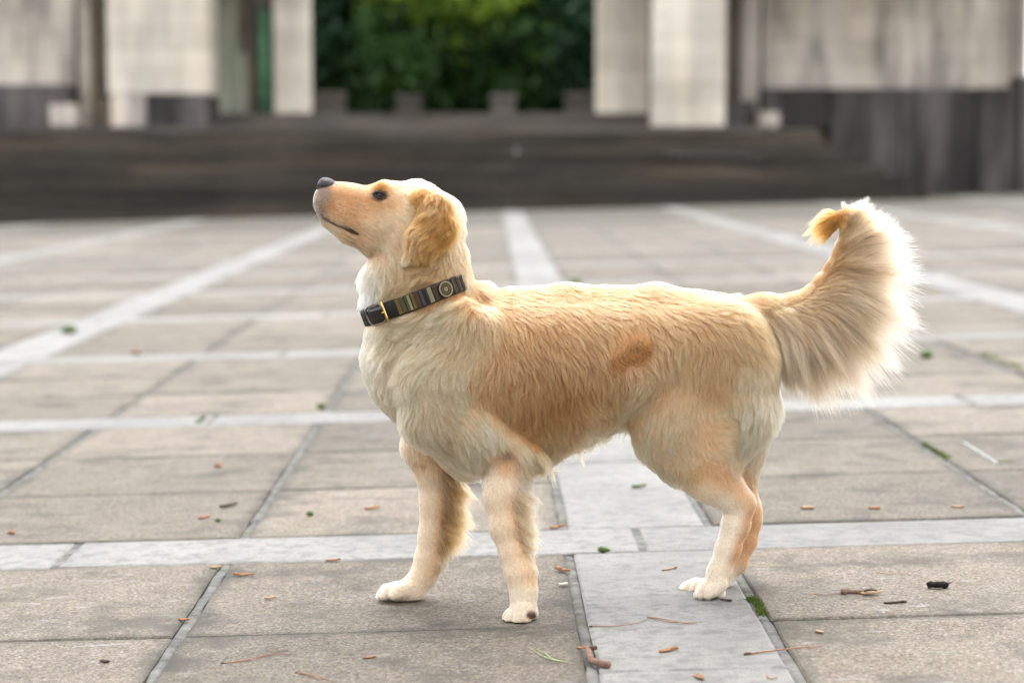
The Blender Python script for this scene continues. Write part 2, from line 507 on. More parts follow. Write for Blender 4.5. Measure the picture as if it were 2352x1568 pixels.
# right wing
rb = empty('stone_building', (6.0, 37.6, 0.2))
tag(rb, 'pale stone building wing on a dark plinth, right of the gap', 'building')
coursed(rb, 'pillar', XD(1500, 35.6), XD(1664, 35.6), 35.6, 36.6, 1.302, TOP, M_PILLAR, 0.36, 1.6, seed=2)
coursed(rb, 'pillar', XD(1372, 38.0), XD(1488, 38.0), 38.0, 39.2, 1.556, TOP, M_PILLAR, 0.36, 1.6, seed=3)
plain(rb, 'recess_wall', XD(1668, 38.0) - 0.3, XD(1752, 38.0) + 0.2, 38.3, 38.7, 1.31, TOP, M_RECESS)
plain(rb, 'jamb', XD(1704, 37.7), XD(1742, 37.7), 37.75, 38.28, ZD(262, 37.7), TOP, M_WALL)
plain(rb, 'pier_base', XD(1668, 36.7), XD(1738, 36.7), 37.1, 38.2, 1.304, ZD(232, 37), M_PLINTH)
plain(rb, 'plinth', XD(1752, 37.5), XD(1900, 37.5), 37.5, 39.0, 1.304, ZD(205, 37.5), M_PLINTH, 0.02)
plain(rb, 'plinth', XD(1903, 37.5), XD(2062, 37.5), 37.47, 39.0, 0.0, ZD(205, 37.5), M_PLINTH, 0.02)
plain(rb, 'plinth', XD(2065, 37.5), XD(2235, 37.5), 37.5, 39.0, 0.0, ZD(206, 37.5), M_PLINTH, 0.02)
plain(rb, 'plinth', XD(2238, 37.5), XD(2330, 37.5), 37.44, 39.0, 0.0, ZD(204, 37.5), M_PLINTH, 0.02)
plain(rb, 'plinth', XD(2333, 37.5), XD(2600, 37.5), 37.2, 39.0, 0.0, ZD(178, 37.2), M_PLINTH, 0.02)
coursed(rb, 'wall', XD(1748, 37.8), XD(2312, 37.8), 37.8, 38.8, ZD(205, 37.5) + 0.002, TOP, M_WALL, 0.42, 1.0, seed=4)
plain(rb, 'end_pier', XD(2322, 38.6), XD(2352, 38.6), 38.6, 39.6, ZD(178, 38.6), TOP, M_WALL)
plain(rb, 'parapet', XD(1372, 38.0) - 0.02, XD(2370, 38.6), 35.55, 39.7, TOP + 0.003, TOP + 0.7, M_WALL)
lamp = mesh_obj('stone_block', box_mesh('stone_block', XD(1742, 36.6), XD(1790, 36.6), 36.7, 37.0, 1.304, ZD(258, 36.6), 0.03, 2), M_WALL)
tag(lamp, 'small pale stone block at the foot of the right plinth', 'stone block', 'pale blocks by the plinths')
lamp2 = mesh_obj('stone_block', box_mesh('stone_block', XD(118, 36.0), XD(178, 36.0), 36.0, 36.4, 1.304, ZD(240, 36.0), 0.03, 2), M_WALL)
tag(lamp2, 'small pale stone block at the foot of the left plinth', 'stone block', 'pale blocks by the plinths')

# left wing
lb_ = empty('stone_building', (-6.0, 37.0, 1.3))
tag(lb_, 'pale stone building wing with green copper pipes, left of the gap', 'building')
plain(lb_, 'plinth', XD(-160, 36.5), XD(168, 36.5), 36.5, 38.5, 1.304, ZD(196, 36.5), M_PLINTH, 0.02)
coursed(lb_, 'wall', XD(-160, 37.0), XD(180, 37.0), 37.0, 38.0, ZD(196, 36.5) + 0.002, TOP, M_WALL, 0.42, 1.0, seed=5)
coursed(lb_, 'jamb', XD(186, 36.9), XD(214, 36.9), 36.9, 37.9, 1.304, TOP, M_WALL, 0.42, 0.9, seed=6)
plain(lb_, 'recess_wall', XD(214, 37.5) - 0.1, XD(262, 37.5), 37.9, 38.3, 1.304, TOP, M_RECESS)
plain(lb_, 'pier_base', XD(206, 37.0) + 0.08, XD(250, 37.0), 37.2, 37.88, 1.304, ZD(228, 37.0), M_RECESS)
coursed(lb_, 'pillar', XD(252, 36.2), XD(480, 36.2), 36.2, 37.6, ZD(217, 36.2), TOP, M_PILLAR, 0.36, 2.2, seed=7)
plain(lb_, 'pillar_base', XD(258, 36.2), XD(340, 36.2), 36.22, 37.5, 1.304, ZD(217, 36.2) - 0.002, M_WALL, 0.015)
plain(lb_, 'pillar_base', XD(342, 36.2), XD(476, 36.2), 36.16, 37.5, 1.304, ZD(217, 36.2) - 0.002, M_PLINTH, 0.015)
coursed(lb_, 'pillar', XD(632, 38.0), XD(705, 38.0), 38.0, 39.2, 1.56, TOP, M_PILLAR, 0.36, 1.6, seed=8)
plain(lb_, 'recess_wall', XD(470, 38.6), XD(640, 38.6), 38.7, 39.1, 1.56, TOP, M_STREAK)
plain(lb_, 'door_jamb', XD(508, 38.5), XD(530, 38.5), 38.45, 38.69, 1.56, TOP, M_STREAK)
plain(lb_, 'dark_panel', XD(556, 38.6), XD(592, 38.6), 38.6, 38.69, ZD(120, 38.6), TOP, M_RECESS)
plain(lb_, 'dark_panel', XD(575, 38.6), XD(596, 38.6), 38.62, 38.69, 1.56, ZD(125, 38.6), M_RECESS)
for u0, u1 in ((484, 496), (598, 626)):
    child(mesh_obj('copper_pipe', tube_mesh('copper_pipe', [(XD((u0 + u1) / 2, 38.4), 38.4, z) for z in (1.56, 2.4, 2.45, 2.5, ZD(30, 38.4))], [(u1 - u0) / 2 * 38.4 / FPX * q for q in (1, 1, 1.15, 1, 1)], 12, up=Vector((0, 1, 0))), M_COPPER), lb_)
plain(lb_, 'parapet', XD(-180, 37), XD(705, 38.0) + 0.02, 36.15, 39.7, TOP + 0.003, TOP + 0.7, M_WALL)

# low blocks beyond the gap
for (u0, u1, v, lab) in [(722, 792, 214, 'low grey stone block beyond the gap, nearest the left pillar'), (912, 968, 220, 'low grey stone block beyond the gap, second from the left pillar'),
                         (1128, 1184, 219, 'low grey stone block beyond the gap, second from the right pillar'), (1298, 1364, 216, 'low grey stone block beyond the gap, nearest the right pillar')]:
    bm = bmesh.new(); D = 44.0
    for (a0, a1, z0, z1, y0, y1) in ((XD(u0, D), XD(u1, D), 1.56, ZD(v, D) - 0.1, D, D + 0.6), (XD(u0, D) - 0.03, XD(u1, D) + 0.03, ZD(v, D) - 0.099, ZD(v, D), D - 0.03, D + 0.63)):
        g = bmesh.ops.create_cube(bm, size=1.0)['verts']
        for q in g:
            q.co.x = a0 if q.co.x < 0 else a1; q.co.y = y0 if q.co.y < 0 else y1; q.co.z = z0 if q.co.z < 0 else z1
    bmesh.ops.bevel(bm, geom=bm.edges[:], offset=0.02, segments=1, affect='EDGES')
    tag(mesh_obj('stone_block', bm_mesh('stone_block', bm), M_STEP2), lab, 'stone block', 'low blocks beyond the gap')

terr = mesh_obj('terrace', py_mesh('terrace', [(-60, 41, 1.0), (60, 41, 1.0), (60, 120, 1.0), (-60, 120, 1.0), (-60, 41, 1.30), (60, 41, 1.30), (60, 120, 2.6), (-60, 120, 2.6)], [(0, 1, 5, 4), (4, 5, 6, 7)]), mat_simple('dark_earth', (0.05, 0.045, 0.03), 0.95, 0.1, 0.4, 3.0))
terr['kind'] = 'structure'

M_BARK = mat_simple('tree_bark', (0.06, 0.048, 0.036), 0.9, 0.1, 0.4, 14.0, bump=0.6)
LEAFS = [mat_leaf('dark_green_leaves', (0.014, 0.042, 0.010), (0.045, 0.10, 0.02), 0.25),
         mat_leaf('mid_green_leaves', (0.055, 0.125, 0.012), (0.27, 0.38, 0.045), 0.3),
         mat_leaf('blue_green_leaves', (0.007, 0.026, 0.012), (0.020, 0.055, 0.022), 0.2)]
def tree(x, y, h, rx, rz, zc, leafmat, n, label, seed, leaf=0.13):
    r = random.Random(seed); g0 = 1.55 + (y - 41) * 0.012
    t = empty('tree', (x, y, g0 - 0.2))
    tag(t, label, 'tree', 'trees beyond the gap')
    pts = [(0, 0, -0.2)]; px, py = 0, 0
    for k in range(1, 7):
        px += r.gauss(0, 0.12); py += r.gauss(0, 0.12); pts.append((px, py, h * 0.8 * k / 6))
    trunk = mesh_obj('trunk', tube_mesh('trunk', pts, [0.26, 0.22, 0.19, 0.16, 0.12, 0.08, 0.04], 9, up=Vector((0, 1, 0))), M_BARK, t)
    for k in range(7):
        a = r.uniform(0, 6.28); z = h * r.uniform(0.2, 0.65); L = rx * r.uniform(0.55, 0.95)
        lp = [(pts[2][0], pts[2][1], z)] + [(math.cos(a) * L * q + r.gauss(0, .1), math.sin(a) * L * q + r.gauss(0, .1), z + L * 0.45 * q) for q in (0.33, 0.66, 1)]
        mesh_obj('limb', tube_mesh('limb', lp, [0.09, 0.07, 0.045, 0.02], 6, up=Vector((0.3, 0.2, 1))), M_BARK, trunk)
    # clumps of leaves through the crown's volume
    rg = np.random.default_rng(seed)
    nc = 90
    cd = rg.normal(size=(nc, 3)); cd /= np.linalg.norm(cd, axis=1)[:, None]
    cr = rg.uniform(0.45, 1.0, nc) ** 0.6
    cc = cd * cr[:, None] * np.array([rx, rx * 0.9, rz]) + np.array([0, 0, zc])
    ci = rg.integers(0, nc, n)
    lp = cc[ci] + rg.normal(size=(n, 3)) * np.array([0.42, 0.42, 0.26]) * (rx / 3.0)
    lp[:, 2] = np.maximum(lp[:, 2], 0.05)
    ax = rg.normal(size=(n, 3)); ax[:, 2] -= 0.4; ax /= np.linalg.norm(ax, axis=1)[:, None]
    sd = np.cross(ax, rg.normal(size=(n, 3))); sd /= np.linalg.norm(sd, axis=1)[:, None]
    nn = np.cross(ax, sd)
    L = leaf * rg.uniform(0.7, 1.4, n)[:, None]
    V = np.stack([lp - ax * L, lp + sd * L * 0.45 + nn * L * .08, lp + ax * L, lp - sd * L * 0.45 + nn * L * .08], 1).reshape(-1, 3)
    me = bpy.data.meshes.new('crown')
    me.vertices.add(4 * n); me.vertices.foreach_set('co', V.astype(np.float32).ravel())
    me.loops.add(4 * n); me.loops.foreach_set('vertex_index', np.arange(4 * n, dtype=np.int32))
    me.polygons.add(n); me.polygons.foreach_set('loop_start', np.arange(0, 4 * n, 4, dtype=np.int32))
    me.update()
    mesh_obj('crown', me, leafmat, t)
tree(-3.2, 48.5, 8, 2.6, 3.4, 4.6, LEAFS[0], 16000, 'dark green leafy tree beyond the gap, beside the left pillar', 21)
tree(-0.9, 47.5, 8, 2.5, 3.3, 4.2, LEAFS[1], 20000, 'lighter green leafy tree in the middle of the gap', 22)
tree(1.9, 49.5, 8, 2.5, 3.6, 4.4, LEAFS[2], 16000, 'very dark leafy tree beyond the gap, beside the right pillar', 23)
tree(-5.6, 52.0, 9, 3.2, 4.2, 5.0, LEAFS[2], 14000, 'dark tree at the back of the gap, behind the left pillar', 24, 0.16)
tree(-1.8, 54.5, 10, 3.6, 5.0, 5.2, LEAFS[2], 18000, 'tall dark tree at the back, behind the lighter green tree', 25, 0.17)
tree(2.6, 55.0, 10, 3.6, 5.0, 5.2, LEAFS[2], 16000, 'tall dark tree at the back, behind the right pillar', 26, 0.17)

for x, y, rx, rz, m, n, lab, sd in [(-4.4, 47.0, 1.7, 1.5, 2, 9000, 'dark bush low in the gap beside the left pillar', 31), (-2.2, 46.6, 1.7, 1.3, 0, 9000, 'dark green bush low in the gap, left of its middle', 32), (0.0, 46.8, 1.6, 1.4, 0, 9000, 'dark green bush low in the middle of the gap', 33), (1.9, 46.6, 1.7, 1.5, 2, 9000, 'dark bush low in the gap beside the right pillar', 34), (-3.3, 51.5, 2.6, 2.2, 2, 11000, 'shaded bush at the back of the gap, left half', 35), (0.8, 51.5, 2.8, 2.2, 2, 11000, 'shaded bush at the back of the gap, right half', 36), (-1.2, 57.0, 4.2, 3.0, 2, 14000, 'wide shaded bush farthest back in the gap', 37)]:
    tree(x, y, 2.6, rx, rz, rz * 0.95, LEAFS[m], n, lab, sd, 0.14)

NFUR = 340000
# ------------------------------------------------------------------ the dog: one continuous body grown from a distance field
def Yc(u):                        # depth of the dog's spine plane: the rump stands a little farther off
    return 3.775 + 0.075 * (u - 1050) / 600.0
PXM = 3.79 / FPX                  # metres per pixel at the dog
PRIMS = []                        # (tag, A, B, ra_in, ra_d, rb_in, rb_d, k)
def chain(tg, nodes, k=0.02):
    """nodes: (u, v, depth offset px, in-plane radius px, depth radius px)"""
    P = [(np.array(W(u, v, Yc(u) + w * PXM)), ri * PXM, rd * PXM) for (u, v, w, ri, rd) in nodes]
    if len(P) == 1: P = P * 2
    for (a, ra, da), (b, rb, db) in zip(P[:-1], P[1:]):
        PRIMS.append((tg, a, b, ra, da, rb, db, k))
T = 'torso'
chain(T, [(925, 850, 0, 78, 95), (1005, 855, 0, 142, 128), (1090, 868, 0, 184, 150), (1200, 866, 0, 186, 152), (1300, 848, 0, 172, 148), (1400, 826, 0, 150, 136), (1500, 812, 0, 132, 126), (1600, 808, 0, 122, 120), (1672, 800, 0, 96, 104)], 0.03)
chain(T, [(1165, 704, 0, 32, 40), (1300, 700, 0, 34, 40), (1500, 700, 0, 34, 40), (1690, 722, 0, 34, 40)], 0.03)
chain(T, [(1018, 955, 0, 76, 70), (1075, 1020, 0, 60, 75), (1250, 1000, 0, 50, 80)], 0.03)
# neck
chain('neck', [(1010, 775, 0, 124, 118), (978, 700, 0, 104, 100), (962, 625, 0, 102, 94), (968, 540, 0, 84, 84)], 0.03)
chain(T, [(1097, 684, 0, 36, 56), (1122, 708, 0, 34, 60)], 0.016)
chain('neck', [(890, 640, 0, 47, 58), (898, 700, 0, 46, 60), (896, 800, 0, 56, 74)], 0.03)
# head
H = 'head'
chain(H, [(950, 492, 0, 76, 72)], 0.02)
chain(H, [(1000, 500, 0, 48, 60)], 0.02)
chain(H, [(885, 462, 0, 44, 52)], 0.018)
chain(H, [(915, 535, 0, 58, 62), (890, 520, 0, 55, 58)], 0.02)
chain(H, [(862, 474, 0, 44, 44), (800, 464, 0, 38, 36), (760, 452, 0, 35, 32)], 0.015)       # upper muzzle
chain(H, [(752, 470, 0, 30, 31), (790, 490, 0, 38, 38), (850, 512, 0, 42, 46)], 0.012)       # flews
chain(H, [(756, 504, 0, 20, 22), (800, 530, 0, 24, 26), (860, 552, 0, 34, 38), (910, 575, 0, 46, 52)], 0.012)  # lower jaw
chain(H, [(880, 432, -34, 14, 10)], 0.012); chain(H, [(880, 432, 34, 14, 10)], 0.012)        # brows
# ears: folded-back flaps
for s in (-1, 1):
    chain('ear', [(970, 458, 64 * s, 24, 20), (1000, 484, 84 * s, 36, 19), (1000, 522, 98 * s, 46, 17), (968, 556, 106 * s, 38, 15), (944, 584, 108 * s, 17, 11)], 0.006)
# near foreleg
N = 'nf'
chain(N, [(1070, 770, -100, 72, 44), (1005, 880, -106, 78, 46), (995, 950, -108, 68, 44)], 0.022)
chain(N, [(1000, 955, -108, 70, 46), (1085, 1003, -114, 70, 46), (1163, 1046, -114, 54, 44)], 0.02)
chain(N, [(1162, 1060, -114, 58, 44), (1156, 1140, -130, 43, 38), (1165, 1210, -146, 37, 33), (1181, 1268, -160, 31, 29), (1195, 1315, -172, 33, 31), (1203, 1355, -181, 28, 28), (1202, 1398, -188, 30, 31)], 0.012)
chain(N, [(1224, 1052, -118, 27, 22)], 0.012)
for i, (du, dw) in enumerate(((16, -29), (-2, -10), (-10, 10), (-4, 29))):
    chain(N, [(1196 + du * .4, 1400, -188 + dw * .8, 20, 13), (1184 + du, 1418, -188 + dw, 19, 13), (1175 + du, 1428, -188 + dw, 14, 11)], 0.0025)
chain(N, [(1216, 1410, -188, 18, 22), (1208, 1426, -188, 14, 22)], 0.008)
# far foreleg, set forward
N = 'ff'
chain(N, [(1010, 930, 98, 85, 46), (990, 1020, 104, 66, 46), (1006, 1090, 106, 48, 42), (1003, 1150, 106, 38, 36), (997, 1230, 106, 34, 32), (986, 1285, 106, 32, 31), (972, 1322, 106, 28, 29), (944, 1354, 106, 26, 30), (915, 1360, 106, 22, 30)], 0.012)
for i, (du, dw) in enumerate(((20, -29), (0, -10), (-8, 10), (0, 29))):
    chain(N, [(918 + du, 1352, 106 + dw * .8, 18, 13), (896 + du, 1358, 106 + dw, 17, 12), (884 + du, 1366, 106 + dw, 12, 11)], 0.0025)
chain(N, [(960, 1360, 106, 20, 22)], 0.01)
# near hind leg
N = 'nh'
chain(N, [(1645, 810, -60, 114, 60), (1610, 915, -76, 118, 52), (1560, 990, -80, 100, 48), (1580, 1035, -80, 76, 46)], 0.028)
chain(N, [(1708, 860, -56, 62, 54), (1705, 950, -70, 66, 48), (1660, 1040, -76, 58, 42)], 0.03)
chain(N, [(1585, 1048, -80, 70, 46), (1634, 1096, -79, 57, 38), (1682, 1140, -78, 36, 28), (1706, 1160, -78, 27, 22)], 0.02)
chain(N, [(1708, 1155, -78, 26, 22), (1690, 1205, -78, 31, 24), (1672, 1260, -80, 27, 24), (1652, 1312, -82, 25, 25), (1640, 1342, -84, 23, 27)], 0.012)
for i, (du, dw) in enumerate(((14, -24), (-3, -8), (-8, 8), (-2, 24))):
    chain(N, [(1640 + du, 1340, -84 + dw * .8, 18, 12), (1622 + du, 1356, -84 + dw, 16, 11), (1612 + du, 1366, -84 + dw, 11, 10)], 0.0025)
chain(N, [(1652, 1362, -84, 14, 20)], 0.008)
# far hind leg
N = 'fh'
chain(N, [(1680, 830, 62, 100, 58), (1700, 930, 66, 84, 50), (1684, 1020, 68, 72, 46), (1684, 1090, 66, 50, 38), (1714, 1172, 60, 30, 26), (1722, 1200, 58, 25, 22)], 0.025)
chain(N, [(1722, 1198, 58, 24, 22), (1714, 1240, 54, 24, 22), (1694, 1290, 50, 22, 23), (1658, 1335, 46, 20, 25), (1620, 1348, 44, 20, 27)], 0.012)
for i, (du, dw) in enumerate(((15, -24), (-2, -8), (-8, 8), (-2, 24))):
    chain(N, [(1605 + du, 1344, 44 + dw * .8, 18, 12), (1586 + du, 1352, 44 + dw, 17, 11), (1574 + du, 1360, 44 + dw, 11, 10)], 0.0025)
# tail
TAIL = [(1690, 742, 0, 62, 60), (1750, 722, 0, 48, 44), (1808, 710, 0, 33, 30), (1852, 692, 0, 25, 24), (1886, 660, 0, 21, 20), (1912, 622, 0, 18, 17), (1932, 580, 0, 16, 15), (1945, 540, 4, 14, 13), (1947, 512, 5, 14, 13), (1938, 500, 2, 13, 12), (1924, 502, -3, 12, 11), (1912, 512, -6, 9, 9)]
chain('tail', TAIL, 0.012)

def prim_dist(pr, P):
    tg, a, b, ra, da, rb, db, k = pr
    ab = b - a; L2 = float(ab @ ab)
    q = P - a
    t = np.clip((q @ ab) / L2, 0, 1) if L2 > 1e-10 else np.zeros(len(P), P.dtype)
    q = q - t[:, None] * ab
    ri = ra + (rb - ra) * t; rd = da + (db - da) * t
    xz = q[:, 0] ** 2 + q[:, 2] ** 2; y2 = q[:, 1] ** 2
    k0 = np.sqrt(xz / ri ** 2 + y2 / rd ** 2); k1 = np.sqrt(xz / ri ** 4 + y2 / rd ** 4)
    return np.where(k1 < 1e-9, -np.minimum(ri, rd), k0 * (k0 - 1) / np.maximum(k1, 1e-9))

HV = 0.0037
lo = np.min([np.minimum(p[1] - max(p[3], p[4]), p[2] - max(p[5], p[6])) for p in PRIMS], 0) - 0.03
hi = np.max([np.maximum(p[1] + max(p[3], p[4]), p[2] + max(p[5], p[6])) for p in PRIMS], 0) + 0.03
dims = np.ceil((hi - lo) / HV).astype(int) + 1
F = np.full(dims, 0.08, np.float32)
axs = [lo[i] + HV * np.arange(dims[i]) for i in range(3)]
for pr in PRIMS:
    tg, a, b, ra, da, rb, db, k = pr
    m = 0.012 + k; R = max(ra, da, rb, db) + m
    i0 = np.maximum(((np.minimum(a, b) - R - lo) / HV).astype(int), 0)
    i1 = np.minimum(((np.maximum(a, b) + R - lo) / HV).astype(int) + 2, dims)
    sl = tuple(slice(i0[i], i1[i]) for i in range(3))
    g = np.stack(np.meshgrid(*[axs[i][sl[i]] for i in range(3)], indexing='ij'), -1).reshape(-1, 3)
    d = prim_dist(pr, g).reshape(F[sl].shape).astype(np.float32)
    f = F[sl]
    h = np.maximum(k - np.abs(f - d), 0) / k
    F[sl] = np.minimum(f, d) - h * h * k * 0.25
# the mouth: a groove cut along the lip line, and the inner corner
def carve(nodes, k=0.004):
    P = [(np.array(W(u, v, Yc(u) + w * PXM)), r * PXM) for (u, v, w, r) in nodes]
    for (a, ra), (b, rb) in zip(P[:-1], P[1:]):
        pr = ('x', a, b, ra, ra, rb, rb, k); R = max(ra, rb) + 0.02
        i0 = np.maximum(((np.minimum(a, b) - R - lo) / HV).astype(int), 0)
        i1 = np.minimum(((np.maximum(a, b) + R - lo) / HV).astype(int) + 2, dims)
        sl = tuple(slice(i0[i], i1[i]) for i in range(3))
        g = np.stack(np.meshgrid(*[axs[i][sl[i]] for i in range(3)], indexing='ij'), -1).reshape(-1, 3)
        d = -prim_dist(pr, g).reshape(F[sl].shape).astype(np.float32)
        f = F[sl]
        h = np.maximum(k - np.abs(f - d), 0) / k
        F[sl] = np.maximum(f, d) + h * h * k * 0.25
for s in (-1, 1):
    carve([(742, 502, 30 * s, 3), (770, 515, 36 * s, 4), (800, 526, 42 * s, 8), (824, 537, 48 * s, 3)])

def surface_nets(F, lo, h):
    ins = F < 0
    c = [ins[i:ins.shape[0] - 1 + i, j:ins.shape[1] - 1 + j, k:ins.shape[2] - 1 + k] for i in (0, 1) for j in (0, 1) for k in (0, 1)]
    s = sum(x.astype(np.int8) for x in c)
    act = (s > 0) & (s < 8)
    idx = np.full(act.shape, -1, np.int64)
    cells = np.argwhere(act); idx[act] = np.arange(len(cells))
    acc = np.zeros((len(cells), 3)); cnt = np.zeros(len(cells))
    cor = [(i, j, k) for i in (0, 1) for j in (0, 1) for k in (0, 1)]
    val = {q: F[cells[:, 0] + q[0], cells[:, 1] + q[1], cells[:, 2] + q[2]] for q in cor}
    for a in cor:
        for ax in range(3):
            if a[ax]: continue
            b = list(a); b[ax] = 1; b = tuple(b)
            va, vb = val[a], val[b]
            m = (va < 0) != (vb < 0)
            t = np.where(m, va / np.where(m, va - vb, 1), 0)
            p = np.tile(np.array(a, float), (len(cells), 1)); p[:, ax] += t
            acc[m] += p[m]; cnt[m] += 1
    V = lo + h * (cells + acc / cnt[:, None])
    Q = []
    for ax in range(3):
        o1, o2 = [(1, 2), (2, 0), (0, 1)][ax]
        n = list(F.shape); n[ax] -= 1
        sl0 = [slice(None)] * 3; sl1 = [slice(None)] * 3
        sl0[ax] = slice(0, -1); sl1[ax] = slice(1, None)
        A, B = ins[tuple(sl0)], ins[tuple(sl1)]
        e = np.argwhere(A != B)
        e = e[(e[:, o1] > 0) & (e[:, o2] > 0) & (e[:, o1] < F.shape[o1] - 1) & (e[:, o2] < F.shape[o2] - 1)]
        fl = A[e[:, 0], e[:, 1], e[:, 2]]
        d1 = np.zeros(3, int); d1[o1] = 1; d2 = np.zeros(3, int); d2[o2] = 1
        g = lambda x: idx[x[:, 0], x[:, 1], x[:, 2]]
        q = np.stack([g(e - d1 - d2), g(e - d2), g(e), g(e - d1)], 1)
        q[~fl] = q[~fl][:, ::-1]
        Q.append(q)
    return V, np.concatenate(Q)
V, Q = surface_nets(F, lo, HV)
# light smoothing
for _ in range(2):
    S = np.zeros_like(V); n = np.zeros(len(V))
    for i in range(4):
        a, b = Q[:, i], Q[:, (i + 1) % 4]
        np.add.at(S, a, V[b]); np.add.at(n, a, 1); np.add.at(S, b, V[a]); np.add.at(n, b, 1)
    V = V * 0.5 + 0.5 * S / n[:, None]
# paws rest on the paving: flatten the soles
gzv = GS * V[:, 0] + 0.0008
V[:, 2] = np.maximum(V[:, 2], gzv)

def sdf_at(P):
    ijk = (P - lo) / HV
    i = np.clip(np.floor(ijk).astype(int), 0, dims - 2); f = ijk - i
    r = 0
    for a in (0, 1):
        for b in (0, 1):
            for c in (0, 1):
                w = (f[:, 0] if a else 1 - f[:, 0]) * (f[:, 1] if b else 1 - f[:, 1]) * (f[:, 2] if c else 1 - f[:, 2])
                r = r + w * F[i[:, 0] + a, i[:, 1] + b, i[:, 2] + c]
    return r
def sdf_grad(P, e=0.004):
    g = np.stack([sdf_at(P + np.eye(3)[i] * e) - sdf_at(P - np.eye(3)[i] * e) for i in range(3)], 1)
    return g / np.maximum(np.linalg.norm(g, axis=1), 1e-9)[:, None]
TAGS = ['torso', 'neck', 'head', 'ear', 'nf', 'ff', 'nh', 'fh', 'tail']
def tags_at(P):
    best = np.full(len(P), 9.0); out = np.zeros(len(P), int)
    for pr in PRIMS:
        d = prim_dist(pr, P); m = d < best
        best[m] = d[m]; out[m] = TAGS.index(pr[0])
    return out

# ---- coat: how the hair lies, how long it is and what colour, at points of the body
CC = {'W': (.88, .775, .64), 'C': (.835, .63, .44), 'L': (.72, .465, .285), 'G': (.645, .38, .20), 'T': (.57, .325, .162),
      'B': (.47, .255, .11), 'O': (.52, .26, .085), 'K': (.835, .60, .395), 'H': (.80, .54, .335), 'P': (.20, .082, .022), 'D': (.10, .085, .08), 'M': (.36, .30, .26), 'S': (.11, .06, .055)}
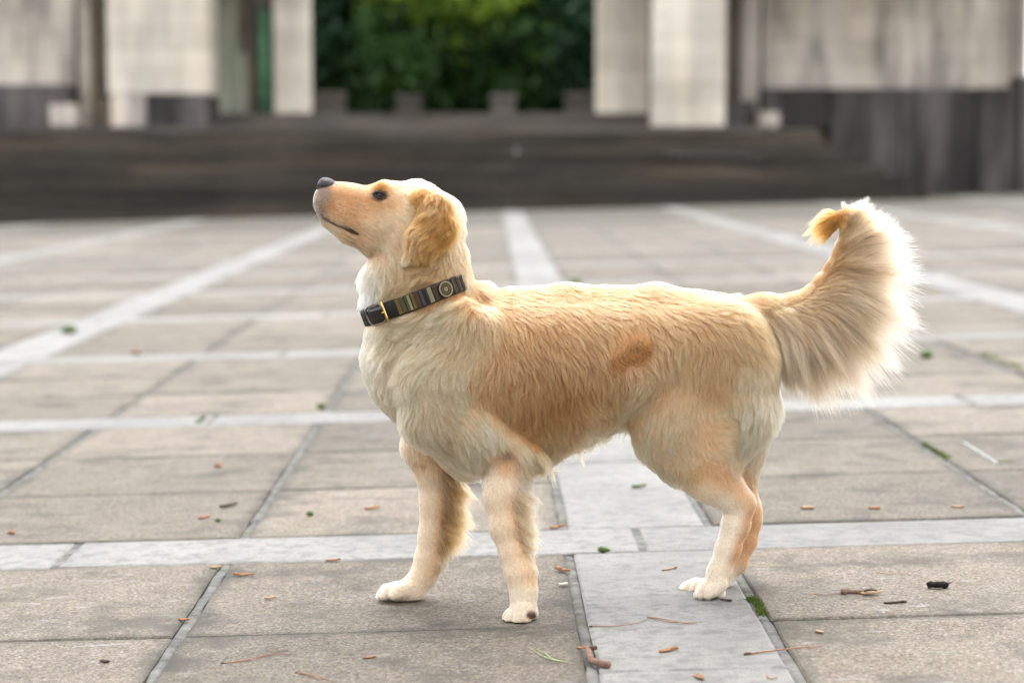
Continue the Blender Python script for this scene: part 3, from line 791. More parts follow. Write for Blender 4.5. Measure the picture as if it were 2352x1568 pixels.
# (u, v, direction deg (0 right, 90 down), length px, lift, colour, wave)
MAIN = [
 (745, 445, 40, 4, 0.25, 'M', 0), (732, 470, 70, 4, 0.30, 'M', 0), (742, 497, 60, 5, 0.35, 'M', 0), (758, 472, 40, 5, 0.2, 'T', 0), (762, 492, 40, 6, 0.25, 'L', 0), (775, 432, 5, 5, 0.20, 'G', 0), (800, 450, 5, 7, 0.20, 'G', 0),
 (780, 470, 20, 6, 0.20, 'L', 0), (790, 500, 30, 7, 0.25, 'L', 0), (835, 440, 0, 7, 0.20, 'G', 0), (835, 480, 20, 9, 0.20, 'L', 0), (850, 510, 30, 12, 0.25, 'K', 0),
 (765, 520, 40, 8, 0.30, 'C', 0), (800, 545, 40, 12, 0.30, 'L', 0), (840, 565, 45, 18, 0.30, 'L', 0), (855, 455, -15, 6, 0.15, 'G', 0), (872, 432, -15, 9, 0.30, 'O', 0), (900, 425, 0, 11, 0.30, 'G', 0),
 (890, 470, 15, 9, 0.20, 'L', 0), (880, 500, 30, 13, 0.25, 'K', 0), (920, 470, 25, 13, 0.20, 'K', 0), (935, 425, 8, 14, 0.25, 'K', 0), (980, 440, 35, 20, 0.30, 'L', 0), (1020, 470, 50, 38, 0.45, 'L', 1),
 (920, 520, 55, 18, 0.25, 'K', 0), (890, 550, 55, 22, 0.30, 'K', .3), (870, 580, 75, 32, 0.30, 'L', .5), (905, 590, 85, 38, 0.30, 'L', .8),
 (1045, 530, 78, 42, 0.50, 'G', .5), (1060, 590, 78, 35, 0.30, 'G', .5), (1010, 600, 125, 42, 0.22, 'G', .8), (1040, 640, 120, 38, 0.20, 'G', .6), (960, 620, 120, 50, 0.30, 'G', 1), (975, 660, 150, 42, 0.30, 'G', 1),
 (900, 640, 105, 58, 0.30, 'G', 1), (860, 620, 105, 44, 0.48, 'C', .8), (845, 670, 95, 40, 0.50, 'W', .7), (920, 690, 140, 45, 0.30, 'G', 1),
 # shoulder and chest
 (1100, 665, 45, 30, 0.45, 'G', .5), (1085, 690, 110, 34, 0.35, 'G', .4), (1080, 690, 120, 38, 0.30, 'G', .4), (1020, 710, 148, 62, 0.25, 'H', .6), (960, 740, 158, 68, 0.28, 'H', .6), (900, 775, 120, 65, 0.30, 'H', .6), (845, 780, 105, 30, 0.40, 'C', .5),
 (855, 860, 105, 30, 0.40, 'C', .5), (900, 850, 85, 62, 0.30, 'L', .6), (880, 930, 98, 30, 0.40, 'C', .5), (915, 1000, 92, 30, 0.40, 'C', .5), (945, 930, 80, 55, 0.28, 'H', .5),
 (1000, 800, 130, 50, 0.22, 'H', .5), (1060, 780, 112, 38, 0.20, 'L', .3), (1100, 740, 100, 35, 0.20, 'L', .3), (1080, 850, 98, 34, 0.20, 'H', .3), (1110, 880, 105, 31, 0.15, 'G', .3),
 (1000, 900, 60, 40, 0.22, 'H', .4), (960, 1000, 65, 45, 0.28, 'H', .4), (1060, 940, 45, 40, 0.22, 'H', .4), (1020, 1030, 50, 42, 0.30, 'H', .4), (1120, 980, 52, 46, 0.16, 'K', .4), (1170, 1015, 60, 43, 0.24, 'H', .4),
 (1040, 1085, 70, 45, 0.30, 'K', .3), (1090, 1070, 80, 38, 0.25, 'K', .2),
 # near foreleg
 (1165, 1044, 60, 3, 0.10, 'S', 0), (1140, 1030, 60, 25, 0.16, 'H', .2), (1195, 1035, 60, 34, 0.24, 'H', .3), (1165, 1075, 95, 14, 0.20, 'H', .2), (1120, 1100, 92, 12, 0.18, 'W', .2), (1170, 1120, 75, 16, 0.20, 'W', .2), (1225, 1065, 40, 32, 0.40, 'L', .4), (1225, 1110, 40, 42, 0.50, 'C', .4),
 (1125, 1180, 92, 10, 0.15, 'W', .2), (1165, 1190, 75, 15, 0.20, 'W', .2), (1200, 1150, 40, 50, 0.65, 'G', .4), (1205, 1200, 38, 56, 0.65, 'C', .4), (1145, 1260, 92, 9, 0.15, 'W', .2), (1180, 1260, 75, 12, 0.20, 'W', .2), (1210, 1250, 38, 50, 0.65, 'C', .5),
 (1185, 1310, 90, 9, 0.15, 'W', .1), (1225, 1300, 60, 22, 0.40, 'C', .3), (1175, 1360, 100, 8, 0.15, 'W', .1), (1225, 1350, 80, 14, 0.30, 'W', .2), (1180, 1405, 115, 7, 0.15, 'W', 0), (1219, 1402, 90, 2, 0.10, 'S', 0), (1205, 1425, 120, 6, 0.15, 'W', 0),
 # back, ribs, belly
 (1150, 680, 8, 22, 0.30, 'T', .3), (1250, 676, 8, 22, 0.30, 'T', .3), (1400, 674, 10, 22, 0.30, 'T', .3), (1540, 682, 15, 30, 0.30, 'T', .3), (1640, 700, 15, 40, 0.24, 'T', .3),
 (1150, 730, 75, 37, 0.16, 'G', .2), (1250, 720, 60, 37, 0.13, 'G', .2), (1380, 715, 55, 37, 0.13, 'G', .2), (1500, 715, 58, 39, 0.13, 'G', .2), (1600, 725, 65, 40, 0.14, 'G', .3),
 (1150, 830, 95, 40, 0.12, 'G', .2), (1230, 800, 76, 40, 0.10, 'T', .2), (1330, 790, 68, 40, 0.10, 'T', .2), (1430, 770, 66, 39, 0.11, 'T', .2), (1180, 920, 90, 43, 0.11, 'T', .2), (1280, 900, 76, 43, 0.10, 'B', .2), (1370, 880, 70, 43, 0.10, 'T', .3), (1420, 900, 80, 40, 0.16, 'T', .4),
 (1220, 1000, 85, 50, 0.13, 'G', .2), (1310, 985, 80, 53, 0.13, 'G', .2), (1390, 955, 65, 26, 0.13, 'L', .3), (1280, 1045, 80, 56, 0.20, 'L', .3), (1370, 1010, 65, 22, 0.15, 'C', .3),
 (1440, 780, 75, 18, 0.15, 'G', .4), (1475, 775, 75, 18, 0.15, 'G', .4), (1405, 815, 78, 20, 0.15, 'T', .4), (1455, 852, 60, 22, 0.4, 'L', .8), (1505, 812, 40, 20, 0.35, 'L', .8), (1485, 838, 40, 22, 0.4, 'L', .8), (1500, 835, 85, 37, 0.20, 'L', .6), (1415, 800, 75, 34, 0.16, 'T', .3),
 # rump and near hind leg
 (1520, 790, 80, 40, 0.13, 'G', .3), (1600, 790, 84, 43, 0.13, 'G', .3), (1690, 760, 70, 50, 0.18, 'G', .4), (1735, 735, 35, 46, 0.45, 'G', .4), (1755, 790, 55, 58, 0.52, 'G', .4), (1762, 850, 78, 56, 0.48, 'L', .4), (1560, 880, 88, 43, 0.14, 'H', .5), (1650, 870, 90, 46, 0.13, 'G', .4), (1720, 870, 86, 50, 0.16, 'H', .4),
 (1480, 900, 120, 43, 0.20, 'H', 1), (1450, 960, 105, 43, 0.20, 'H', 1), (1500, 980, 110, 40, 0.18, 'H', .8), (1570, 960, 92, 40, 0.16, 'H', .5), (1480, 1050, 75, 37, 0.16, 'K', .4), (1540, 1070, 78, 30, 0.20, 'K', .4), (1590, 1000, 100, 34, 0.20, 'H', .5),
 (1625, 990, 60, 12, 0.20, 'H', .3), (1665, 960, 5, 31, 0.16, 'K', .5), (1660, 1010, 8, 34, 0.16, 'K', .6), (1640, 1050, 40, 28, 0.16, 'H', .4), (1610, 1070, 70, 18, 0.18, 'H', .2), (1720, 950, 95, 53, 0.20, 'K', .4), (1765, 910, 94, 46, 0.42, 'K', .4), (1745, 1000, 100, 50, 0.24, 'K', .3), (1710, 1050, 105, 37, 0.20, 'K', .2),
 (1660, 1085, 55, 16, 0.16, 'L', .2), (1695, 1120, 45, 10, 0.15, 'L', .1), (1630, 1130, 50, 10, 0.14, 'C', .1), (1670, 1160, 80, 7, 0.12, 'W', 0), (1722, 1150, 80, 7, 0.15, 'C', 0), (1672, 1210, 98, 7, 0.12, 'W', 0), (1712, 1210, 98, 8, 0.14, 'C', 0), (1655, 1270, 102, 7, 0.12, 'W', 0), (1690, 1270, 100, 9, 0.16, 'C', 0), (1640, 1330, 115, 7, 0.14, 'W', 0), (1668, 1320, 95, 12, 0.25, 'W', .2), (1615, 1365, 140, 6, 0.14, 'W', 0), (1655, 1352, 100, 3, 0.10, 'M', 0),
]
FARF = [(960, 1060, 88, 22, 0.30, 'K', .3), (1000, 1060, 88, 18, 0.20, 'K', .2), (1040, 1080, 70, 42, 0.30, 'G', .3), (975, 1150, 90, 10, 0.15, 'W', .1), (1000, 1150, 85, 13, 0.16, 'C', .1), (1042, 1120, 45, 60, 0.65, 'B', .4), (1040, 1170, 42, 64, 0.65, 'B', .4), (975, 1240, 92, 9, 0.15, 'W', .1), (1000, 1240, 85, 12, 0.16, 'C', .1), (1032, 1230, 38, 62, 0.65, 'G', .5), (1025, 1270, 38, 48, 0.65, 'G', .5), (970, 1300, 100, 9, 0.15, 'W', 0), (1018, 1300, 45, 40, 0.35, 'G', .4), (930, 1335, 160, 8, 0.16, 'W', 0), (965, 1345, 100, 12, 0.20, 'L', .1), (900, 1360, 165, 7, 0.16, 'W', 0), (985, 1350, 80, 16, 0.30, 'C', .2)]
FARH = [(1700, 850, 95, 46, 0.20, 'C', .3), (1770, 930, 96, 45, 0.40, 'K', .3), (1740, 1030, 104, 40, 0.28, 'K', .3), (1690, 1100, 75, 14, 0.20, 'L', .1), (1725, 1190, 90, 8, 0.15, 'C', 0), (1710, 1240, 100, 8, 0.15, 'C', 0), (1685, 1300, 105, 9, 0.20, 'C', 0), (1600, 1348, 165, 7, 0.16, 'W', 0), (1575, 1360, 165, 6, 0.16, 'W', 0), (1660, 1340, 110, 8, 0.20, 'W', 0)]
EAR = [(960, 445, 100, 18, 0.30, 'O', 0.5), (1000, 460, 95, 28, 0.40, 'G', 0.9), (1030, 490, 95, 32, 0.50, 'O', 1.2), (975, 500, 112, 32, 0.28, 'O', 0.8), (1020, 530, 120, 38, 0.36, 'O', 1.0), (945, 520, 105, 24, 0.25, 'G', 0.6), (980, 560, 125, 40, 0.34, 'O', 0.8), (940, 570, 112, 28, 0.28, 'G', 0.5), (935, 590, 120, 26, 0.28, 'L', 0.5)]
def field(ctrl, u, v):
    c = np.array([(a, b) for a, b, *_ in ctrl], float)
    ang = np.radians([x[2] for x in ctrl])
    dat = np.stack([np.cos(ang), np.sin(ang), [x[3] for x in ctrl], [x[4] for x in ctrl], [x[6] for x in ctrl]] + [[CC[x[5]][i] for x in ctrl] for i in range(3)], 1)
    dd = np.hypot(c[:, None, 0] - c[None, :, 0], c[:, None, 1] - c[None, :, 1]) + 1e6 * np.eye(len(c))
    eps = (0.55 * np.sort(dd, 1)[:, :2].mean(1)) ** 2
    out = np.zeros((len(u), 8))
    for s in range(0, len(u), 20000):
        d2 = (u[s:s + 20000, None] - c[None, :, 0]) ** 2 + (v[s:s + 20000, None] - c[None, :, 1]) ** 2
        w = (eps[None] / (d2 + eps[None])) ** 2.2
        out[s:s + 20000] = (w @ dat) / w.sum(1)[:, None]
    n = np.hypot(out[:, 0], out[:, 1]); out[:, 0] /= n; out[:, 1] /= n
    return out
RG = np.random.default_rng(5)
_wv = RG.normal(size=(8, 2)); _ph = RG.uniform(0, 6.28, 8)
def wob(u, v, freq, seed=0):      # smooth coherent noise over the coat
    r = 0
    for i in range(8):
        k = np.roll(_wv, seed, 0)[i] * freq
        r = r + np.sin(u * k[0] + v * k[1] + _ph[(i + seed) % 8])
    return r / 4.0
tail_c = np.array([(a, b) for a, b, *_ in TAIL], float)
def coat(P, Nn, tg):
    """per-root direction (world), length m, lift, wave, colour"""
    u, v = project(P)
    o = np.zeros((len(P), 8))
    for names, ctrl in ((('torso', 'neck', 'head', 'nf', 'nh'), MAIN), (('ff',), FARF), (('fh',), FARH), (('ear',), EAR)):
        m = np.isin(tg, [TAGS.index(x) for x in names])
        if m.any(): o[m] = field(ctrl, u[m], v[m])
    m = tg == TAGS.index('tail')
    if m.any():
        # tail: short hair on the upper side, a long fan of feathering below and behind
        uu, vv = u[m], v[m]
        seg = np.zeros(len(uu)); best = np.full(len(uu), 1e9)
        for i in range(len(tail_c) - 1):
            a, b = tail_c[i], tail_c[i + 1]; ab = b - a
            t = np.clip(((uu - a[0]) * ab[0] + (vv - a[1]) * ab[1]) / (ab @ ab), 0, 1)
            d = np.hypot(uu - a[0] - t * ab[0], vv - a[1] - t * ab[1])
            w = d < best; best[w] = d[w]; seg[w] = i + t[w]
        ks = [0, 1, 2, 3, 4, 5, 6, 7, 8, 9, 10, 11]
        fan = np.interp(seg, ks, [80, 80, 72, 54, 24, 4, -14, -30, -62, -95, 178, 136])
        flen = np.interp(seg, ks, [50, 100, 165, 190, 182, 160, 130, 100, 56, 18, 30, 56])
        tang = np.interp(seg, ks, [30, 5, -8, -30, -50, -58, -66, -85, -120, 165, 120, 120])
        out = np.radians(fan)
        nu, nv = Nn[m][:, 0], -Nn[m][:, 2]
        side = nu * np.cos(out) + nv * np.sin(out)          # how far the root faces the fan
        fac = np.clip((side + 0.25) / 0.6, 0, 1) ** 0.8
        ang = np.radians(tang) * 1.0
        du = np.cos(out) * fac + np.cos(ang) * (1 - fac) * 0.8; dv = np.sin(out) * fac + np.sin(ang) * (1 - fac) * 0.8
        n = np.maximum(np.hypot(du, dv), 1e-6)
        r = np.zeros((len(uu), 8)); r[:, 0] = du / n; r[:, 1] = dv / n
        r[:, 2] = 16 + (flen - 16) * fac * RG.uniform(0.72, 1.06, len(uu))
        r[:, 3] = 0.2 + 0.5 * fac; r[:, 4] = 0.5
        base = np.array(CC['G'])[None] * (1 - fac[:, None]) + np.array((.68, .445, .30))[None] * fac[:, None]
        tip = np.clip((seg - 8.6) / 0.8, 0, 1)[:, None]
        r[:, 5:] = base * (1 - tip) + np.array(CC['O'])[None] * tip
        o[m] = r
    # lower legs: short pale hair in front, darker behind, feathering on the back edge of the forelegs
    nx = Nn[:, 0]
    c3 = lambda k: np.array(CC[k])[None]
    for name, feather, back, vtop in (('nf', 46, 'L', 1085), ('ff', 62, 'G', 1065)):
        m = tg == TAGS.index(name)
        k = np.clip((v - vtop + 20) / 95, 0, 1) ** 1.2 * m
        g = np.clip((nx + 0.15) / 0.75, 0, 1)
        f = np.clip((nx - 0.25) / 0.35, 0, 1) * np.clip((1318 - v) / 90, 0, 1) * RG.uniform(0.55, 1.0, len(u))
        pad = (name == 'nf') * np.clip((12 - np.hypot((u - 1221) * .8, v - 1412)) / 5, 0, 1)
        ang = np.radians(92 * (1 - f) + 38 * f)
        toe = np.clip((v - (1335 if name == 'nf' else 1322)) / 25, 0, 1)
        ang = ang + toe * math.radians(18 if name == 'nf' else 70) * (1 - f)
        ln = 11 * (1 - 0.35 * toe) + (feather - 11) * f + 7 * np.clip(nx - 0.3, 0, 1) * toe
        lf_ = 0.16 + 0.5 * f
        lowb = np.clip((v - 1240) / 60, 0, 1)[:, None]
        bc = c3(back) * (1 - lowb) + c3('K') * lowb
        cl = (c3('W') * .5 + c3('C') * .5) * (1 - g[:, None]) + bc * g[:, None]
        cl = cl * (1 - 0.8 * toe[:, None]) + c3('W') * 0.8 * toe[:, None]
        cl = cl * (1 - pad[:, None]) + c3('S') * pad[:, None]; ln = ln * (1 - 0.8 * pad)
        k1 = k[:, None]
        o[:, 0] = o[:, 0] * (1 - k) + np.cos(ang) * k; o[:, 1] = o[:, 1] * (1 - k) + np.sin(ang) * k
        o[:, 2] = o[:, 2] * (1 - k) + ln * k; o[:, 3] = o[:, 3] * (1 - k) + lf_ * k; o[:, 4] = o[:, 4] * (1 - k) + 0.3 * f * k
        o[:, 5:] = o[:, 5:] * (1 - k1) + cl * k1
    for name, vtop in (('nh', 1125), ('fh', 1130)):
        m = tg == TAGS.index(name)
        k = (np.clip((v - vtop + 25) / 80, 0, 1) * m)[:, None]
        g = np.clip((nx + 0.05) / 0.6, 0, 1)[:, None] * np.clip((1335 - v) / 60, 0, 1)[:, None]
        cl = c3('W') * (1 - g) + (c3('L') * .75 + c3('T') * .25) * g
        if name == 'fh': cl = cl * (1 - np.clip((1320 - v) / 40, 0, 1)[:, None]) + (c3('L') * .85 + c3('T') * .15) * np.clip((1320 - v) / 40, 0, 1)[:, None]
        o[:, 5:] = o[:, 5:] * (1 - k) + cl * k
        o[:, 2] = o[:, 2] * (1 - k[:, 0]) + 8 * k[:, 0]
    # the rough brown whorl on the flank
    cr_, sr_ = math.cos(math.radians(-27)), math.sin(math.radians(-27))
    def whorl(a, b):
        x = (a - 1452) * cr_ + (b - 818) * sr_; y = -(a - 1452) * sr_ + (b - 818) * cr_
        return np.hypot(x / 58, y / (27 + 7 * np.sin(x * 0.09)))
    onbody = np.isin(tg, [TAGS.index(x) for x in ('torso', 'nh')])
    q = whorl(u, v) + RG.normal(0, 0.14, len(u)) + 0.10 * wob(u, v, 0.11, 4); wm = np.clip((1.12 - q) / 0.45, 0, 1) * onbody
    tipq = whorl(u + o[:, 0] * o[:, 2], v + o[:, 1] * o[:, 2]); midq = whorl(u + o[:, 0] * o[:, 2] * .55, v + o[:, 1] * o[:, 2] * .55)
    o[:, 2] *= np.where(onbody & (np.minimum(tipq, midq) < 0.95) & (wm < 0.5), 0.42, 1.0)
    o[:, 2] = o[:, 2] * (1 - wm) + 13 * wm; o[:, 3] = o[:, 3] * (1 - wm) + 0.35 * wm; o[:, 4] = o[:, 4] * (1 - wm) + 3.0 * wm
    o[:, 5:] = o[:, 5:] * (1 - wm[:, None]) + np.array((.40, .21, .08)) * wm[:, None] * RG.uniform(0.65, 1.3, len(u))[:, None]
    # wandering of the lay
    a = 0.22 * wob(u, v, 0.035) + 0.16 * wob(u, v, 0.09, 3) + RG.normal(0, 0.07, len(u))
    a = a * np.clip(o[:, 2] / 20, 0.2, 1.3) * np.where(tg == TAGS.index('tail'), 0.5, 1.0) + o[:, 4] * 0.28 * wob(u, v, 0.12, 5)
    ca, sa = np.cos(a), np.sin(a)
    du, dv = o[:, 0] * ca - o[:, 1] * sa, o[:, 0] * sa + o[:, 1] * ca
    D = np.stack([du, np.zeros_like(du), -dv], 1)
    isT = tg == TAGS.index('tail')
    Tn = D - Nn * (D * Nn).sum(1)[:, None]
    ln = np.linalg.norm(Tn, axis=1)
    # where the surface turns away from the comb direction keep some of it
    Tn = np.where((ln > 0.12)[:, None], Tn / np.maximum(ln, 1e-6)[:, None], D)
    fr = np.clip((o[:, 3] - 0.42) / 0.18, 0, 1)[:, None] * 0.75
    Tn = Tn * (1 - fr) + D * fr
    Tn /= np.maximum(np.linalg.norm(Tn, axis=1), 1e-6)[:, None]
    Tn[isT] = D[isT]
    return Tn, o[:, 2] * PXM, o[:, 3], o[:, 4], np.clip(o[:, 5:], 0, 1) ** 1.33, u, v

# ---- body mesh, coloured with the skin / undercoat and painted shade between hairs
dog = empty('dog', tuple(G(1300, 1390)))
tag(dog, 'golden retriever standing in profile, head raised and feathered tail curled up', 'dog')
me = bpy.data.meshes.new('body')
me.from_pydata(V.tolist(), [], Q.tolist())
me.polygons.foreach_set('use_smooth', [True] * len(me.polygons)); me.update()
vn = sdf_grad(V)
vt = tags_at(V)
_, vlen, _, _, vcol, vu, vv_ = coat(V, vn, vt)
# bare skin of nose bridge end, lips, pads
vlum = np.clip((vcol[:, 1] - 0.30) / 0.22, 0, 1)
vcol = vcol * (np.interp(vlen / PXM, [8, 30], [0.8, 0.42]) * (1 - vlum) + np.interp(vlen / PXM, [8, 30], [0.82, 0.66]) * vlum)[:, None]  # darker under long hair: shade of the strand gaps put into the colour
eyed = np.clip((24 - np.hypot((vu - 872) * 1.0, (vv_ - 449) * 1.4)) / 8, 0, 1) * (vt == TAGS.index('head'))
vcol = vcol * (1 - eyed[:, None]) + np.array((0.02, 0.013, 0.011)) * eyed[:, None]
lip = np.zeros(len(V))
for (a, b) in (((738, 498), (770, 516)), ((770, 516), (800, 527)), ((800, 527), (824, 538))):
    a, b = np.array(a), np.array(b); ab = b - a
    t = np.clip(((vu - a[0]) * ab[0] + (vv_ - a[1]) * ab[1]) / (ab @ ab), 0, 1)
    d = np.hypot(vu - a[0] - t * ab[0], vv_ - a[1] - t * ab[1])
    lip = np.maximum(lip, np.clip((np.interp(vu, [742, 785, 806, 828], [5, 6, 9, 4]) - d) / 4, 0, 1))
lip *= vt == TAGS.index('head')
vcol = vcol * (1 - lip[:, None]) + np.array((0.018, 0.013, 0.012)) * lip[:, None]
ca = me.color_attributes.new('fur_color', 'FLOAT_COLOR', 'POINT')
ca.data.foreach_set('color', np.concatenate([vcol, np.ones((len(V), 1))], 1).astype(np.float32).ravel())
def mat_undercoat():
    t = NT('undercoat'); a = t.node('ShaderNodeAttribute'); a.attribute_name = 'fur_color'
    n = t.noise(t.geo(), 300.0, 3, 0.6)
    c = t.mix(t.math('MULTIPLY', t.ramp(n, [(0.3, 1), (0.6, 0)]), 0.35), a.outputs['Color'], (0.25, 0.16, 0.08))
    return t.bsdf(c, 0.8, 0.1, t.bump(n, 0.5, 0.002))
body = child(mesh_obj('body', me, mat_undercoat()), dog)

# ---- collar ring, measured round the neck from the distance field
C_F, C_B = (846, 726), (1072, 640)
cf, cbk = np.array(W(*C_F, Yc(C_F[0]))), np.array(W(*C_B, Yc(C_B[0])))
c_mid = (cf + cbk) / 2
e1 = (cf - cbk) / np.linalg.norm(cf - cbk)          # towards the throat
e2 = np.array([0, -1.0, 0]); e2 -= e1 * (e2 @ e1); e2 /= np.linalg.norm(e2)   # towards the camera
e3 = np.cross(e1, e2); e3 /= np.linalg.norm(e3)
if e3[2] < 0: e3 = -e3                               # axis of the neck, up
NTH = 96
th = np.linspace(0, 2 * math.pi, NTH, endpoint=False)
dirs = np.cos(th)[:, None] * e1 + np.sin(th)[:, None] * e2
rad = np.full(NTH, 0.03)
for _ in range(60):
    d = sdf_at(c_mid + dirs * rad[:, None]); rad += np.clip(-d, -0.004, 0.004) * 0.8
for _ in range(6): rad = (np.roll(rad, 1) + rad * 2 + np.roll(rad, -1)) / 4
rad = rad + 0.0040 - 0.007 * np.clip((-np.cos(th) - 0.3) / 0.7, 0, 1)
BWID = 0.0148                                        # half width of the strap
def ring_pt(t, s, off=0.0):
    """point of the collar at angle t, s metres along the neck axis, off outwards"""
    k = (t / (2 * math.pi) * NTH) % NTH; i = int(k) % NTH; f = k - int(k)
    r = rad[i] * (1 - f) + rad[(i + 1) % NTH] * f
    d = math.cos(t) * e1 + math.sin(t) * e2
    return c_mid + d * (r + off) + e3 * s
def collar_coords(P):
    q = P - c_mid
    x, y, s = q @ e1, q @ e2, q @ e3
    t = np.arctan2(y, x) % (2 * math.pi)
    return t, np.hypot(x, y) - np.interp(t, np.append(th, 2 * math.pi), np.append(rad, rad[0])), s

# ---- grow the coat
def grow(name, count, npts, density, sel=None, radius=0.00024, clump=0.66, per_clump=19, seed=3, far=0.3):
    global RG
    RG = np.random.default_rng(seed)
    tri = np.concatenate([Q[:, [0, 1, 2]], Q[:, [0, 2, 3]]])
    A, B, Cc = V[tri[:, 0]], V[tri[:, 1]], V[tri[:, 2]]
    nrm = np.cross(B - A, Cc - A); area = np.linalg.norm(nrm, axis=1) / 2
    ny = nrm[:, 1] / np.maximum(2 * area, 1e-12)
    dens = np.array([density.get(t, 1.0) for t in TAGS])[vt[tri[:, 0]]]
    w = area * dens * np.where(ny > 0.35, far, 1.0)
    pick = RG.choice(len(tri), count, p=w / w.sum())
    r1, r2 = np.sqrt(RG.random(count)), RG.random(count)
    P = (1 - r1)[:, None] * A[pick] + (r1 * (1 - r2))[:, None] * B[pick] + (r1 * r2)[:, None] * Cc[pick]
    Nn = sdf_grad(P)
    tg = vt[tri[pick, 0]]
    Tn, L, lift, wave, colr, u, v = coat(P, Nn, tg)
    keep = np.ones(count, bool) if sel is None else sel(u, v, L, tg)
    # bare: nose leather, lips, eye, soles, under the collar
    head = tg == TAGS.index('head')
    keep &= ~(head & (u < 752) & (v < 436))
    for (a, b) in (((742, 501), (770, 516)), ((770, 516), (800, 527)), ((800, 527), (823, 537))):
        a, b = np.array(a), np.array(b); ab = b - a
        t = np.clip(((u - a[0]) * ab[0] + (v - a[1]) * ab[1]) / (ab @ ab), 0, 1)
        d = np.hypot(u - a[0] - t * ab[0], v - a[1] - t * ab[1])
        keep &= ~(head & (d < np.interp(u, [742, 785, 806, 826], [1.8, 3.0, 6.0, 1.5])))
    keep &= ~(head & (((u - 872) * .9 + (v - 449) * .3) ** 2 / 15 ** 2 + ((v - 449) * .9 - (u - 872) * .3) ** 2 / 8.5 ** 2 < 1))
    keep &= P[:, 2] > GS * P[:, 0] + 0.003
    ct, cr, cs = collar_coords(P)
    neckish = np.isin(tg, [TAGS.index(x) for x in ('neck', 'torso', 'nf', 'head')]) & (np.abs(cr) < 0.05)
    keep &= ~(neckish & (np.abs(cs) < BWID - 0.001) & (np.cos(ct) > -0.80))
    P, Nn, Tn, L, lift, wave, colr, tg, u, v = [x[keep] for x in (P, Nn, Tn, L, lift, wave, colr, tg, u, v)]
    n = len(P)
    isT = tg == TAGS.index('tail')
    L = L * RG.uniform(0.7, 1.15, n) * np.where((tg == TAGS.index('head')) & (L < 16 * PXM), 1.5, 1.0)
    # strands
    s = np.linspace(0, 1, npts)
    pts = np.zeros((n, npts, 3))
    Bn = np.cross(Nn, Tn)
    ph = wob(u, v, 0.06, 2) * 3.0
    lf = np.clip(lift * RG.uniform(0.6, 1.5, n), 0.04, 1.2)
    for i, x in enumerate(s):
        along = x - 0.18 * lf * x * x
        h = lf * (x - 0.55 * x * x)
        wv = 0.10 * wave * np.sin(x * 5.5 + ph) * x
        pts[:, i] = P + L[:, None] * (Tn * along[:, None] + Nn * h[:, None] + Bn * wv[:, None])
        # the fan of the tail sags and spreads
        pts[isT, i] += L[isT, None] * (np.array([0, 0, -1.0])[None] * (0.10 * x * x))
    # gather into locks
    nc = max(10, n // per_clump)
    cidx = RG.choice(n, nc, replace=False)
    kd = KDTree(nc)
    for i, q in enumerate(cidx): kd.insert(P[q], i)
    kd.balance()
    near = np.fromiter((kd.find(p)[1] for p in P), int, n)
    cc = cidx[near]
    dist = np.linalg.norm(P - P[cc], axis=1)
    ok = (dist < 0.02) & (tg == tg[cc])
    # follow the neighbour's shape, scaled to own length, converging at the tip
    amount = clump * np.where(ok, 1, 0) * np.clip(L / 0.015, 0.15, 1.0) * RG.uniform(0.5, 1.15, n)
    rel = pts[cc] - P[cc][:, None] 
    rel = rel * (L / np.maximum(L[cc], 1e-4))[:, None, None]
    tgt = P[:, None] + rel + (P[cc] - P)[:, None] * (s ** 1.3)[None, :, None]
    wgt = (amount[:, None] * (s ** 0.9)[None])[..., None]
    pts = pts * (1 - wgt) + tgt * wgt
    pts[:, 1:] += RG.normal(0, 1, (n, npts - 1, 3)) * (L * 0.012)[:, None, None] * s[1:][None, :, None]
    # keep above the skin and clear of the paving and the collar
    flat = pts.reshape(-1, 3)
    for i in range(1, npts):
        d = sdf_at(pts[:, i]); low = (d < 0.0006) & (d > -0.012)
        if low.any():
            pts[low, i] += sdf_grad(pts[low, i]) * (0.0008 - d[low])[:, None]
    pts[:, :, 2] = np.maximum(pts[:, :, 2], GS * pts[:, :, 0] + 0.001)
    ct, cr, cs = collar_coords(pts.reshape(-1, 3))
    inside = (np.abs(cs).reshape(n, npts) < (BWID - RG.uniform(-0.0005, 0.006, n))[:, None]) & (np.abs(cr) < 0.03).reshape(n, npts)
    inside &= ~isT[:, None]
    inside &= (np.cos(ct) > -0.80).reshape(n, npts)
    hit = inside.any(1)
    if hit.any():
        first = np.argmax(inside[hit], 1)
        shrink = np.maximum(first - 0.7, 0.3) / (npts - 1)
        pts[hit] = P[hit][:, None] + (pts[hit] - P[hit][:, None]) * shrink[:, None, None]
    # colour variation: lock by lock and strand by strand
    lockv = RG.normal(0, 0.11, nc)[near] * np.where(isT, 2.0, np.where(tg == TAGS.index('head'), 1.5, 1.15)); hv = RG.normal(0, 0.07, n)
    k = np.clip(1 + lockv + hv + 0.05 * wob(u, v, 0.05, 6), 0.6, 1.3)
    warm = RG.normal(0, 0.04, n)
    colr = np.clip(colr * k[:, None] * np.stack([1 + warm * .3, np.ones(n), 1 - warm], 1), 0.01, 0.95)
    cu = bpy.data.hair_curves.new(name)
    cu.add_curves([npts] * n)
    cu.attributes['position'].data.foreach_set('vector', pts.astype(np.float32).ravel())
    ra = cu.attributes.get('radius') or cu.attributes.new('radius', 'FLOAT', 'POINT')
    prof = (1 - 0.85 * s ** 1.6)
    rr = radius * RG.uniform(0.75, 1.25, n) * np.clip(L / 0.012, 0.62, 1.25)
    ra.data.foreach_set('value', (rr[:, None] * prof[None]).astype(np.float32).ravel())
    rdk = cu.attributes.new('root_shade', 'FLOAT', 'CURVE')
